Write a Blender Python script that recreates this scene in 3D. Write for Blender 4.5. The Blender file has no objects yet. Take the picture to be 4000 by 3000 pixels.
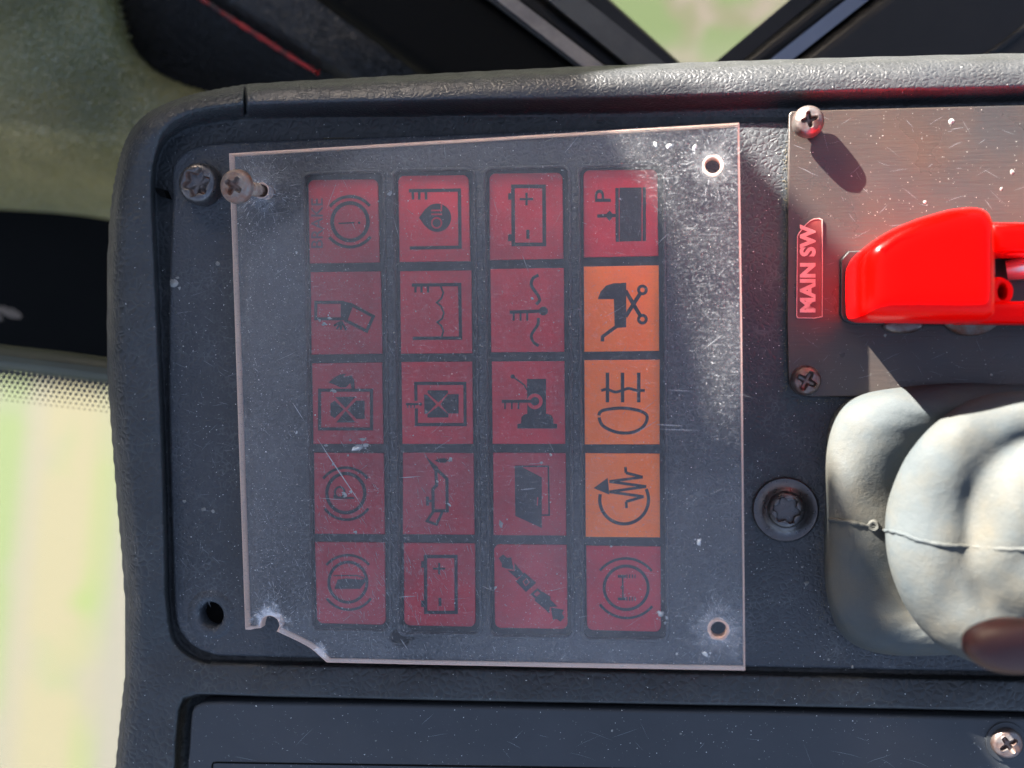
import bpy, bmesh, math, random
import numpy as np
from mathutils import Vector, Matrix
from mathutils.bvhtree import BVHTree

random.seed(7)
rng = np.random.default_rng(7)
sc = bpy.context.scene
C = sc.collection
R = math.radians

# ------------------------------------------------------------------ camera
D = 0.24
YAW, PITCH = R(8.0), R(1.5)
cam_loc = Vector((D*math.sin(YAW), D*math.sin(PITCH), D*math.cos(YAW)))
cd = bpy.data.cameras.new('camera'); cam = bpy.data.objects.new('camera', cd); C.objects.link(cam)
sc.camera = cam
cam.location = cam_loc
_z = cam_loc.normalized(); _x = Vector((0, 1, 0)).cross(_z).normalized(); _y = _z.cross(_x)
cam.rotation_euler = Matrix((_x, _y, _z)).transposed().to_euler()
cd.sensor_width = 36; cd.lens = 39.06
cd.clip_start = 0.01; cd.clip_end = 500
cd.dof.use_dof = True; cd.dof.focus_distance = 0.238; cd.dof.aperture_fstop = 10.8
CR = cam.rotation_euler.to_matrix()

def W(px, py, z=0.0):
    """point of the plane z that the photo shows at (px, py) of 2212 x 1659"""
    d = CR @ Vector(((px-1106)/1106*18/cd.lens, (829.5-py)/1106*18/cd.lens, -1.0))
    t = (z-cam_loc.z)/d.z
    return cam_loc + d*t

def Wn(px, py, z):
    m = np.array(CR)
    v = np.stack([(px-1106)/1106*18/cd.lens, (829.5-py)/1106*18/cd.lens, -np.ones_like(px)], -1) @ m.T
    t = (z-cam_loc.z)/v[..., 2]
    return np.array(cam_loc) + v*t[..., None]

# ------------------------------------------------------------------ light
SUN_EL, SUN_AZ = R(20.5), math.atan2(-0.64, 0.77)
sun_dir = Vector((math.sin(SUN_AZ)*math.cos(SUN_EL), math.cos(SUN_AZ)*math.cos(SUN_EL), math.sin(SUN_EL)))
world = bpy.data.worlds.new('World'); sc.world = world; world.use_nodes = True
nt = world.node_tree; nt.nodes.clear()
sky = nt.nodes.new('ShaderNodeTexSky'); sky.sky_type = 'NISHITA'; sky.sun_disc = False
sky.sun_elevation = SUN_EL; sky.sun_rotation = SUN_AZ
sky.air_density = .55; sky.dust_density = 4.0; sky.ozone_density = 0
bg = nt.nodes.new('ShaderNodeBackground'); bg.inputs[1].default_value = 0.08
wo = nt.nodes.new('ShaderNodeOutputWorld')
nt.links.new(sky.outputs[0], bg.inputs[0]); nt.links.new(bg.outputs[0], wo.inputs[0])
sl = bpy.data.lights.new('sun', 'SUN'); sl.energy = 5.0; sl.angle = R(0.5); sl.color = (1, .95, .88)
so = bpy.data.objects.new('sun', sl); C.objects.link(so)
so.rotation_euler = sun_dir.to_track_quat('Z', 'Y').to_euler()
sc.view_settings.view_transform = 'Standard'; sc.view_settings.look = 'None'
sc.view_settings.exposure = 3.5; sc.view_settings.gamma = 1
try:
    sc.cycles.use_denoising = True
    sc.cycles.max_bounces = 10; sc.cycles.transparent_max_bounces = 16
except Exception: pass

# ------------------------------------------------------------------ materials
def mat(name, col, rough=.5, metal=0, grain=0, gscale=900, gtype='noise', mottled=0, mcol=None, mscale=60,
        spec=.5, rvar=0, speck=0, speckcol=(.7, .7, .65), coat=0, anis=None, sub=0, trans=0, fine=0, wear=0, wcol=(.08, .085, .09)):
    m = bpy.data.materials.new(name); m.use_nodes = True
    t = m.node_tree; N = t.nodes; L = t.links; p = N['Principled BSDF']
    p.inputs['Base Color'].default_value = (*col, 1); p.inputs['Roughness'].default_value = rough
    p.inputs['Metallic'].default_value = metal
    p.inputs['Specular IOR Level'].default_value = spec
    p.inputs['Coat Weight'].default_value = coat
    if trans: p.inputs['Transmission Weight'].default_value = trans
    if sub:
        p.inputs['Subsurface Weight'].default_value = sub; p.inputs['Subsurface Scale'].default_value = .004
    tc = N.new('ShaderNodeTexCoord')
    src = tc.outputs['Object']
    if anis:
        mp = N.new('ShaderNodeMapping'); mp.inputs['Scale'].default_value = anis
        L.new(src, mp.inputs[0]); asrc = mp.outputs[0]
    else: asrc = src
    def noise(sc_, det=3, ro=.55, s=src):
        n = N.new('ShaderNodeTexNoise'); n.inputs['Scale'].default_value = sc_
        n.inputs['Detail'].default_value = det; n.inputs['Roughness'].default_value = ro
        L.new(s, n.inputs['Vector']); return n
    colsock = None
    if mottled:
        n = noise(mscale, 5, .65)
        r = N.new('ShaderNodeMapRange'); r.inputs[1].default_value = .38; r.inputs[2].default_value = .68
        r.inputs[3].default_value = 0; r.inputs[4].default_value = mottled
        L.new(n.outputs['Fac'], r.inputs[0])
        mx = N.new('ShaderNodeMix'); mx.data_type = 'RGBA'
        mx.inputs[6].default_value = (*col, 1); mx.inputs[7].default_value = (*(mcol or tuple(c*.6 for c in col)), 1)
        L.new(r.outputs[0], mx.inputs[0]); colsock = mx.outputs[2]
    if speck:
        n = noise(2600, 1, .5)
        r = N.new('ShaderNodeMapRange'); r.inputs[1].default_value = .80-.14*speck; r.inputs[2].default_value = .84-.14*speck
        L.new(n.outputs['Fac'], r.inputs[0])
        mx = N.new('ShaderNodeMix'); mx.data_type = 'RGBA'
        mx.inputs[6].default_value = (*col, 1); mx.inputs[7].default_value = (*speckcol, 1)
        if colsock: L.new(colsock, mx.inputs[6])
        L.new(r.outputs[0], mx.inputs[0]); colsock = mx.outputs[2]
    if colsock: L.new(colsock, p.inputs['Base Color'])
    if rvar:
        n = noise(mscale*2.3, 4)
        r = N.new('ShaderNodeMapRange'); r.inputs[1].default_value = .3; r.inputs[2].default_value = .7
        r.inputs[3].default_value = max(.02, rough-rvar); r.inputs[4].default_value = rough+rvar
        L.new(n.outputs['Fac'], r.inputs[0]); L.new(r.outputs[0], p.inputs['Roughness'])
    if grain:
        if gtype == 'leather':
            v = N.new('ShaderNodeTexVoronoi'); v.feature = 'DISTANCE_TO_EDGE'; v.inputs['Scale'].default_value = gscale
            wn = noise(gscale*.35, 2); 
            add = N.new('ShaderNodeVectorMath'); add.operation = 'MULTIPLY_ADD'
            add.inputs[1].default_value = (.0022,)*3
            L.new(wn.outputs['Color'], add.inputs[0]); L.new(asrc, add.inputs[2]); L.new(add.outputs[0], v.inputs['Vector'])
            r = N.new('ShaderNodeMapRange'); r.inputs[2].default_value = .35; L.new(v.outputs['Distance'], r.inputs[0])
            n2 = noise(gscale*.45, 3, .6, asrc)
            ad = N.new('ShaderNodeMath'); ad.operation = 'MULTIPLY_ADD'; ad.inputs[1].default_value = 1.3
            L.new(n2.outputs['Fac'], ad.inputs[0]); L.new(r.outputs[0], ad.inputs[2]); h = ad.outputs[0]
        else:
            h = noise(gscale, 4, .6, asrc).outputs['Fac']
        if fine:
            n3 = noise(3500, 2); ad = N.new('ShaderNodeMath'); ad.operation = 'MULTIPLY_ADD'; ad.inputs[1].default_value = fine
            L.new(n3.outputs['Fac'], ad.inputs[0]); L.new(h, ad.inputs[2]); h = ad.outputs[0]
        if wear:
            n4 = noise(75, 5, .7); wr = N.new('ShaderNodeMapRange'); wr.inputs[1].default_value = .42; wr.inputs[2].default_value = .66; L.new(n4.outputs['Fac'], wr.inputs[0])
            hr = N.new('ShaderNodeMapRange'); hr.inputs[1].default_value = 1.15; hr.inputs[2].default_value = .55; L.new(h, hr.inputs[0])
            mw = N.new('ShaderNodeMath'); mw.operation = 'MULTIPLY'; L.new(wr.outputs[0], mw.inputs[0]); L.new(hr.outputs[0], mw.inputs[1])
            mw2 = N.new('ShaderNodeMath'); mw2.operation = 'MULTIPLY'; mw2.inputs[1].default_value = wear; L.new(mw.outputs[0], mw2.inputs[0])
            mx = N.new('ShaderNodeMix'); mx.data_type = 'RGBA'; mx.inputs[7].default_value = (*wcol, 1); mx.inputs[6].default_value = (*col, 1)
            if colsock: L.new(colsock, mx.inputs[6])
            L.new(mw2.outputs[0], mx.inputs[0]); L.new(mx.outputs[2], p.inputs['Base Color'])
        b = N.new('ShaderNodeBump'); b.inputs['Strength'].default_value = 1; b.inputs['Distance'].default_value = grain
        L.new(h, b.inputs['Height']); L.new(b.outputs[0], p.inputs['Normal'])
    return m

M = {}
M['shell'] = mat('grained_dark_vinyl', (.024, .0255, .026), .52, spec=.30, wear=.8, wcol=(.062, .064, .06), grain=.00014, gscale=620, gtype='leather', mottled=.7, mcol=(.034, .036, .037), mscale=90, rvar=.08, speck=.25, fine=.25)
M['rim'] = mat('grained_rim_vinyl', (.022, .023, .024), .45, spec=.45, wear=.5, wcol=(.06, .062, .064), grain=.00008, gscale=900, gtype='leather', mottled=.5, mcol=(.030, .032, .035), mscale=110, rvar=.07, speck=.15, anis=(1, 1.25, 1))
M['face'] = mat('face_plate_plastic', (.031, .034, .037), .52, spec=.30, wear=1, wcol=(.085, .09, .092), grain=.00011, gscale=900, gtype='leather', mottled=.8, mcol=(.040, .043, .048), mscale=45, rvar=.08, speck=.45, fine=.3)
M['well'] = mat('well_plastic', (.006, .0065, .008), .55, spec=.3, grain=.00004, gscale=2000, mottled=.5, mcol=(.045, .047, .05), mscale=200, speck=.3)
M['cover'] = mat('smooth_cover_plastic', (.026, .029, .032), .5, spec=.32, grain=.00005, gscale=1800, mottled=.8, mcol=(.032, .035, .039), mscale=50, rvar=.05, speck=.3)
M['red'] = mat('red_lens', (.44, .007, .018), .42, spec=.35, grain=.00003, gscale=1500, mottled=.6, mcol=(.25, .006, .014), mscale=130, speck=.35, speckcol=(.6, .3, .3))
M['red2'] = mat('bright_red_lens', (.58, .008, .020), .42, spec=.35, grain=.00003, gscale=1500, mottled=.6, mcol=(.34, .007, .015), mscale=130, speck=.3, speckcol=(.6, .3, .3))
M['orange'] = mat('orange_lens', (.98, .19, .008), .42, spec=.35, grain=.00003, gscale=1500, mottled=.5, mcol=(.82, .15, .015), mscale=130, speck=.35, speckcol=(.8, .5, .3))
M['ink'] = mat('black_print', (.010, .010, .014), .55, spec=.3, mottled=.6, mcol=(.02, .016, .02), mscale=900)
M['ink_worn'] = mat('faded_black_print', (.06, .018, .032), .5, mottled=1, mcol=(.13, .02, .035), mscale=700)
M['steel_dark'] = mat('blackened_steel', (.095, .088, .085), .36, metal=.75, grain=.00008, gscale=1300, mottled=.7, mcol=(.07, .06, .06), mscale=500, rvar=.12)
M['steel'] = mat('worn_zinc', (.17, .15, .14), .42, metal=.7, grain=.0001, gscale=1600, mottled=1, mcol=(.11, .05, .034), mscale=330, rvar=.1)
M['rust'] = mat('rusty_steel', (.17, .15, .13), .5, metal=.4, grain=.0002, gscale=1500, mottled=1, mcol=(.15, .042, .012), mscale=330, rvar=.12)
M['thread'] = mat('rusty_thread', (.20, .15, .11), .5, metal=.4, grain=.0001, gscale=1500, mottled=1, mcol=(.08, .025, .01), mscale=600)
M['plate'] = mat('brushed_dark_plate', (.042, .038, .036), .32, metal=.4, grain=.00005, gscale=600, anis=(.25, 3, 1), mottled=.9, mcol=(.068, .045, .033), mscale=28, rvar=.09, speck=.25, speckcol=(.4, .38, .33))
M['guard'] = mat('glossy_red_plastic', (.80, .0004, .0001), .22, spec=.07, grain=.000012, gscale=400)
M['black'] = mat('black_plastic', (.012, .012, .012), .4, grain=.00004, gscale=900)
M['boot'] = mat('aged_grey_rubber', (.038, .045, .047), .74, spec=.25, grain=.00013, gscale=700, mottled=1, mcol=(.054, .051, .041), mscale=70, rvar=.08, speck=.08, speckcol=(.12, .11, .09), fine=.5)
M['knob'] = mat('dark_red_gloss', (.03, .006, .005), .5, spec=.3, coat=0, mottled=.5, mcol=(.03, .01, .01), mscale=120)
M['tape'] = mat('embossed_tape', (.09, .022, .017), .25, grain=.00002, gscale=700, mottled=.5, mcol=(.2, .05, .04), mscale=150)
M['letter'] = mat('white_embossed_lettering', (.50, .27, .24), .45, mottled=.8, mcol=(.32, .14, .12), mscale=300)
def edge_mat():
    m = bpy.data.materials.new('frosted_acrylic_edge'); m.use_nodes = True
    t = m.node_tree; N = t.nodes; L = t.links; N.clear(); out = N.new('ShaderNodeOutputMaterial')
    tc = N.new('ShaderNodeTexCoord'); n = N.new('ShaderNodeTexNoise'); n.inputs['Scale'].default_value = 300; n.inputs['Detail'].default_value = 4; L.new(tc.outputs['Object'], n.inputs['Vector'])
    mx = N.new('ShaderNodeMix'); mx.data_type = 'RGBA'; mx.inputs[6].default_value = (.74, .54, .45, 1); mx.inputs[7].default_value = (.62, .47, .40, 1); L.new(n.outputs['Fac'], mx.inputs[0])  # pale pink stands for light piped through the sheet to its frosted edge
    a = N.new('ShaderNodeBsdfDiffuse'); b = N.new('ShaderNodeBsdfTranslucent'); L.new(mx.outputs[2], a.inputs[0]); L.new(mx.outputs[2], b.inputs[0])
    ms = N.new('ShaderNodeMixShader'); ms.inputs[0].default_value = .5; L.new(a.outputs[0], ms.inputs[1]); L.new(b.outputs[0], ms.inputs[2]); L.new(ms.outputs[0], out.inputs[0]); return m
M['edge'] = edge_mat()
M['fleck'] = mat('white_fleck', (.50, .50, .48), .75, mottled=.8, mcol=(.2, .2, .19), mscale=300)
M['dust'] = mat('grey_dust', (.22, .22, .20), .8, mottled=1, mcol=(.08, .08, .07), mscale=200)
M['grit'] = mat('brown_grit', (.11, .095, .065), .85, mottled=.9, mcol=(.05, .04, .03), mscale=400)
M['scr'] = mat('scratch_white', (.25, .255, .26), .6)
M['scr_face'] = mat('scratch_grey', (.16, .17, .18), .6)
M['vinyl_olive_sheen'] = mat('olive_sheen_vinyl', (.080, .080, .028), .34, spec=.55, grain=.0005, gscale=620, gtype='leather', mottled=1, mcol=(.19, .155, .055), mscale=13, rvar=.08)  # olive and its mottle paint the greenery reflected in dark vinyl
M['vinyl_black'] = mat('black_vinyl', (.006, .006, .006), .45, spec=.25, grain=.0002, gscale=800, gtype='leather', mottled=.5, mcol=(.012, .012, .01), mscale=30)
M['vinyl_grey'] = mat('grey_pebbled_vinyl', (.013, .0125, .012), .4, spec=.35, grain=.00028, gscale=650, gtype='leather', mottled=.6, mcol=(.024, .022, .02), mscale=60)
M['red_glint'] = mat('red_glint_strip', (.42, .004, .003), .3, mottled=1, mcol=(.006, .003, .003), mscale=160, grain=.0003, gscale=400)  # saturated red paints a reflected red line on the trim
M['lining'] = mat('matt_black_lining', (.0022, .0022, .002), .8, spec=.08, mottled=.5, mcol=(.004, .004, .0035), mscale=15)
M['black_metal'] = mat('black_painted_frame', (.004, .004, .004), .42, spec=.2, mottled=.5, mcol=(.011, .009, .008), mscale=35, grain=.0001, gscale=300)
M['frame_grey'] = mat('worn_grey_frame', (.045, .043, .038), .45, spec=.3, mottled=.8, mcol=(.02, .018, .016), mscale=40, grain=.0002, gscale=300)
M['frame_pale'] = mat('pale_dusty_seal', (.15, .125, .105), .6, mottled=.8, mcol=(.06, .048, .042), mscale=60, grain=.0003, gscale=300)
M['frame_blue'] = mat('satin_metal_strip', (.09, .10, .125), .3, metal=.6, mottled=.4, mscale=20)
M['olive_bar'] = mat('olive_dusty_bar', (.055, .055, .033), .5, spec=.3, mottled=.6, mcol=(.03, .03, .02), mscale=25)

def acrylic_mat():
    m = bpy.data.materials.new('scuffed_clear_acrylic'); m.use_nodes = True
    t = m.node_tree; N = t.nodes; L = t.links; N.clear()
    out = N.new('ShaderNodeOutputMaterial'); tc = N.new('ShaderNodeTexCoord')
    tr = N.new('ShaderNodeBsdfTransparent'); tr.inputs[0].default_value = (.97, .98, .98, 1)
    gl = N.new('ShaderNodeBsdfGlossy'); gl.inputs['Roughness'].default_value = .13
    fr = N.new('ShaderNodeFresnel'); fr.inputs[0].default_value = 1.42
    m1 = N.new('ShaderNodeMixShader'); L.new(fr.outputs[0], m1.inputs[0]); L.new(tr.outputs[0], m1.inputs[1]); L.new(gl.outputs[0], m1.inputs[2])
    dd_ = N.new('ShaderNodeBsdfDiffuse'); dd_.inputs[0].default_value = (.55, .55, .56, 1)
    dg_ = N.new('ShaderNodeBsdfGlossy'); dg_.inputs[0].default_value = (.75, .75, .75, 1); dg_.inputs['Roughness'].default_value = .62
    df = N.new('ShaderNodeMixShader'); df.inputs[0].default_value = .5; L.new(dd_.outputs[0], df.inputs[1]); L.new(dg_.outputs[0], df.inputs[2])
    def noise(s, d, lo, hi, a, b, vec=None):
        n = N.new('ShaderNodeTexNoise'); n.inputs['Scale'].default_value = s; n.inputs['Detail'].default_value = d; n.inputs['Roughness'].default_value = .65
        L.new(vec or tc.outputs['Object'], n.inputs['Vector'])
        r = N.new('ShaderNodeMapRange'); r.inputs[1].default_value = lo; r.inputs[2].default_value = hi; r.inputs[3].default_value = a; r.inputs[4].default_value = b
        L.new(n.outputs['Fac'], r.inputs[0]); return r.outputs[0]
    def add(a, b):
        n = N.new('ShaderNodeMath'); n.operation = 'ADD'; L.new(a, n.inputs[0]); L.new(b, n.inputs[1]); return n.outputs[0]
    def streak(ang, sx, sy, lo, hi, b):
        mp = N.new('ShaderNodeMapping'); mp.inputs['Rotation'].default_value = (0, 0, ang); mp.inputs['Scale'].default_value = (sx, sy, 1)
        L.new(tc.outputs['Object'], mp.inputs[0]); return noise(1, 2, lo, hi, 0, b, mp.outputs[0])
    h = noise(38, 6, .35, .75, .002, .036)
    h = add(h, noise(1500, 2, .52, .75, 0, .07))
    h = add(h, noise(9, 3, .52, .72, 0, .06))
    h = add(h, noise(3200, 1, .66, .74, 0, .28))
    h = add(h, streak(R(28), 250, 3200, .62, .75, .13))
    h = add(h, streak(R(-62), 180, 3000, .64, .76, .10))
    h = add(h, streak(R(80), 120, 2600, .64, .76, .08))
    for (hx, hy, hr_, amt) in ((1540, 358, .0065, .12), (1552, 1360, .0080, .28), (566, 412, .0070, .22), (584, 1340, .0055, .45), (690, 1410, .0030, .25)):
        q_ = W(hx, hy, .0052+(.0178-.0052)*(hx-500)/1100)
        vd = N.new('ShaderNodeVectorMath'); vd.operation = 'DISTANCE'; vd.inputs[1].default_value = q_; L.new(tc.outputs['Object'], vd.inputs[0])
        nr = noise(700, 4, .3, .7, .55, 1.5)
        md = N.new('ShaderNodeMath'); md.operation = 'MULTIPLY'; L.new(vd.outputs['Value'], md.inputs[0]); L.new(nr, md.inputs[1])
        rr_ = N.new('ShaderNodeMapRange'); rr_.inputs[1].default_value = hr_; rr_.inputs[2].default_value = .0012; rr_.inputs[3].default_value = 0; rr_.inputs[4].default_value = 1; L.new(md.outputs[0], rr_.inputs[0])
        pw = N.new('ShaderNodeMath'); pw.operation = 'POWER'; pw.inputs[1].default_value = 2.4; L.new(rr_.outputs[0], pw.inputs[0])
        pm = N.new('ShaderNodeMath'); pm.operation = 'MULTIPLY'; pm.inputs[1].default_value = amt; L.new(pw.outputs[0], pm.inputs[0])
        h = add(h, pm.outputs[0])
    lw = N.new('ShaderNodeLayerWeight'); lw.inputs[0].default_value = .5
    f2 = N.new('ShaderNodeMath'); f2.operation = 'POWER'; f2.inputs[1].default_value = 2; L.new(lw.outputs['Facing'], f2.inputs[0])
    f3 = N.new('ShaderNodeMath'); f3.operation = 'MULTIPLY_ADD'; f3.inputs[1].default_value = 34; f3.inputs[2].default_value = 1; L.new(f2.outputs[0], f3.inputs[0])
    f4 = N.new('ShaderNodeMath'); f4.operation = 'MULTIPLY'; f4.use_clamp = True; L.new(f3.outputs[0], f4.inputs[0]); L.new(h, f4.inputs[1]); hc = f4.outputs[0]
    m2 = N.new('ShaderNodeMixShader'); L.new(hc, m2.inputs[0]); L.new(m1.outputs[0], m2.inputs[1]); L.new(df.outputs[0], m2.inputs[2])
    bp = N.new('ShaderNodeBump'); bp.inputs['Distance'].default_value = .00002
    L.new(h, bp.inputs['Height']); L.new(bp.outputs[0], gl.inputs['Normal'])
    L.new(m2.outputs[0], out.inputs[0]); return m
M['acrylic'] = acrylic_mat()
def clear_mat(name, tint, ior=1.3):
    m = bpy.data.materials.new(name); m.use_nodes = True
    t = m.node_tree; N = t.nodes; L = t.links; N.clear()
    out = N.new('ShaderNodeOutputMaterial'); tr = N.new('ShaderNodeBsdfTransparent'); tr.inputs[0].default_value = (*tint, 1)
    gl = N.new('ShaderNodeBsdfGlossy'); gl.inputs['Roughness'].default_value = .05
    fr = N.new('ShaderNodeFresnel'); fr.inputs[0].default_value = ior
    mx = N.new('ShaderNodeMixShader'); L.new(fr.outputs[0], mx.inputs[0]); L.new(tr.outputs[0], mx.inputs[1]); L.new(gl.outputs[0], mx.inputs[2])
    L.new(mx.outputs[0], out.inputs[0]); return m
M['clear'] = clear_mat('clear_acrylic_underside', (.98, .98, .98))
M['glass'] = clear_mat('window_glass', (.97, .98, .96))

# ------------------------------------------------------------------ helpers
def root(name, label, cat, loc=(0, 0, 0), group=None):
    o = bpy.data.objects.new(name, None); C.objects.link(o); o.empty_display_size = .01
    o.location = loc; o['label'] = label; o['category'] = cat
    if group: o['group'] = group
    return o

def link(name, me, m, parent=None, label=None, smooth=30):
    o = bpy.data.objects.new(name, me); C.objects.link(o)
    if m is not None:
        me.materials.clear()
        for x in (m if isinstance(m, (list, tuple)) else [m]): me.materials.append(x)
    if smooth:
        me.shade_smooth()
        if smooth < 180: me.set_sharp_from_angle(angle=R(smooth))
    if parent is not None:
        o.parent = parent
        o.matrix_parent_inverse = Matrix.Translation(parent.location).inverted() if parent.type == 'EMPTY' else Matrix()
    if label: o['label'] = label
    return o

def curve_mesh(loops, z0, z1, bevel=0, res=3, pix=True, zref=None):
    """solid slab from closed outlines (the first may have holes)"""
    cu = bpy.data.curves.new('outline', 'CURVE'); cu.dimensions = '2D'; cu.fill_mode = 'BOTH'
    cu.extrude = max((z1-z0)/2-bevel, 0); cu.bevel_depth = bevel; cu.bevel_resolution = res; cu.offset = -bevel
    zr = z1 if zref is None else zref; zc = zr if callable(zr) else (lambda a_: zr)
    for lp in loops:
        s = cu.splines.new('POLY'); s.points.add(len(lp)-1); s.use_cyclic_u = True
        for i, p in enumerate(lp):
            q = W(p[0], p[1], zc(p[0])) if pix else p
            s.points[i].co = (q[0], q[1], 0, 1)
    o = bpy.data.objects.new('outline', cu); C.objects.link(o)
    dg = bpy.context.evaluated_depsgraph_get(); dg.update()
    me = bpy.data.meshes.new_from_object(o.evaluated_get(dg))
    bpy.data.objects.remove(o); bpy.data.curves.remove(cu)
    me.transform(Matrix.Translation((0, 0, (z0+z1)/2)))
    return me

def slab(name, loops, z0, z1, m, parent=None, bevel=0, label=None, smooth=35, zref=None, res=3):
    return link(name, curve_mesh(loops, z0, z1, bevel, zref=zref, res=res), m, parent, label, smooth)

def rrect(x0, y0, x1, y1, r, n=6, corners=(1, 1, 1, 1)):
    """corners: tl, tr, br, bl"""
    out = []
    for (cx, cy, a0, on) in ((x0+r, y0+r, 180, corners[0]), (x1-r, y0+r, 270, corners[1]), (x1-r, y1-r, 0, corners[2]), (x0+r, y1-r, 90, corners[3])):
        if on:
            for k in range(n+1):
                a = R(a0+90*k/n); out.append((cx+r*math.cos(a), cy+r*math.sin(a)))
        else:
            out.append({180: (x0, y0), 270: (x1, y0), 0: (x1, y1), 90: (x0, y1)}[a0])
    return out

def quadwarp(loop, box, quad):
    """bilinear warp of unit box to a quad tl,tr,br,bl"""
    x0, y0, x1, y1 = box; out = []
    for x, y in loop:
        u = (x-x0)/(x1-x0); v = (y-y0)/(y1-y0)
        a = [quad[0][i]*(1-u)*(1-v)+quad[1][i]*u*(1-v)+quad[2][i]*u*v+quad[3][i]*(1-u)*v for i in (0, 1)]
        out.append(tuple(a))
    return out

def spline(pts, n=8, closed=False):
    out = []; P = list(pts); k = len(P)
    rngi = range(k if closed else k-1)
    for i in rngi:
        if closed: p0, p1, p2, p3 = P[(i-1) % k], P[i], P[(i+1) % k], P[(i+2) % k]
        else: p0, p1, p2, p3 = P[max(i-1, 0)], P[i], P[i+1], P[min(i+2, k-1)]
        for j in range(n):
            t = j/n
            out.append(tuple(.5*((2*b)+(-a+c)*t+(2*a-5*b+4*c-d)*t*t+(-a+3*b-3*c+d)*t**3) for a, b, c, d in zip(p0, p1, p2, p3)))
    if not closed: out.append(tuple(P[-1]))
    return out

def radial(rings, n=64, cap=True, closebottom=False):
    """rings of (function theta->r, z); the first is the innermost"""
    vs, fs = [], []
    for f, z in rings:
        for i in range(n):
            a = 2*math.pi*i/n; r = f(a) if callable(f) else f
            vs.append((r*math.cos(a), r*math.sin(a), z))
    for k in range(len(rings)-1):
        for i in range(n):
            j = (i+1) % n
            fs.append((k*n+i, (k+1)*n+i, (k+1)*n+j, k*n+j))
    if cap:
        vs.append((0, 0, rings[0][1])); c = len(vs)-1
        for i in range(n): fs.append((c, i, (i+1) % n))
    if closebottom:
        vs.append((0, 0, rings[-1][1])); c = len(vs)-1; b = (len(rings)-1)*n
        for i in range(n): fs.append((c, b+(i+1) % n, b+i))
    me = bpy.data.meshes.new('radial'); me.from_pydata(vs, [], fs); me.update(); return me

def tube(pts, r, n=8, flat=1.0):
    vs, fs = [], []
    P = [Vector(p) for p in pts]
    for i, p in enumerate(P):
        d = (P[min(i+1, len(P)-1)]-P[max(i-1, 0)]).normalized()
        s = d.cross(Vector((0, 0, 1)));  s = s.normalized() if s.length > 1e-6 else Vector((1, 0, 0))
        u = s.cross(d).normalized(); rr = r[i] if isinstance(r, (list, tuple)) else r
        for k in range(n):
            a = 2*math.pi*k/n; vs.append(p+s*math.cos(a)*rr+u*math.sin(a)*rr*flat)
    for i in range(len(P)-1):
        for k in range(n):
            fs.append((i*n+k, i*n+(k+1) % n, (i+1)*n+(k+1) % n, (i+1)*n+k))
    fs.append(tuple(range(n))); fs.append(tuple((len(P)-1)*n+k for k in reversed(range(n))))
    me = bpy.data.meshes.new('tube'); me.from_pydata(vs, [], fs); me.update(); return me

def sdf(X, Y, poly):
    """signed distance, positive inside"""
    P = np.array(poly); Q = np.roll(P, -1, 0)
    best = np.full(X.shape, 1e18); ins = np.zeros(X.shape, bool)
    for (ax, ay), (bx, by) in zip(P, Q):
        dx, dy = bx-ax, by-ay; L2 = dx*dx+dy*dy+1e-12
        t = np.clip(((X-ax)*dx+(Y-ay)*dy)/L2, 0, 1)
        best = np.minimum(best, (X-ax-t*dx)**2+(Y-ay-t*dy)**2)
        c = ((ay > Y) != (by > Y)) & (X < (bx-ax)*(Y-ay)/((by-ay) if by != ay else 1e-9)+ax)
        ins ^= c
    d = np.sqrt(best); return np.where(ins, d, -d)

def S(x, a, b):
    t = np.clip((x-a)/(b-a), 0, 1); return t*t*(3-2*t)

def mesh_join(parts):
    vs, fs, o = [], [], 0
    for v, f in parts:
        vs += v; fs += [tuple(i+o for i in q) for q in f]; o += len(v)
    me = bpy.data.meshes.new('joined'); me.from_pydata(vs, [], fs); me.update(); return me

# ================================================================== the console
console = root('machine_console', 'dark grained plastic machine console with four columns of red and orange warning symbols', 'console')

OUT = [(2500, 108), (2212, 124), (1800, 134), (1500, 144), (1229, 154), (1000, 165), (774, 177), (640, 184), (532, 191)] + \
      spline([(532, 191), (440, 207), (370, 228), (315, 258), (280, 305), (258, 380), (246, 470), (241, 560)], 5)[1:] + \
      [(239, 700), (241, 800), (247, 900), (254, 990), (262, 1090), (271, 1190), (278, 1290), (280, 1380), (279, 1456), (270, 1540), (258, 1659), (245, 1800), (2500, 1800)]
POCK = [(2500, 212), (2212, 222), (1800, 232), (1326, 246), (1000, 250), (774, 254), (640, 256), (530, 259)] + \
       spline([(530, 259), (450, 268), (390, 286), (352, 316), (338, 360), (334, 420)], 5)[1:] + \
       [(340, 560), (346, 700), (352, 850), (358, 1000), (362, 1150), (364, 1280), (370, 1340)] + \
       spline([(370, 1340), (380, 1380), (405, 1408), (440, 1426)], 4)[1:] + [(800, 1432), (1200, 1440), (1700, 1452), (2212, 1462), (2500, 1468)]
DRAW = [(2500, 1548), (2212, 1541), (1700, 1530), (1000, 1518), (600, 1509), (430, 1504), (400, 1512), (390, 1535), (384, 1600), (376, 1800), (2500, 1800)]

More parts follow.
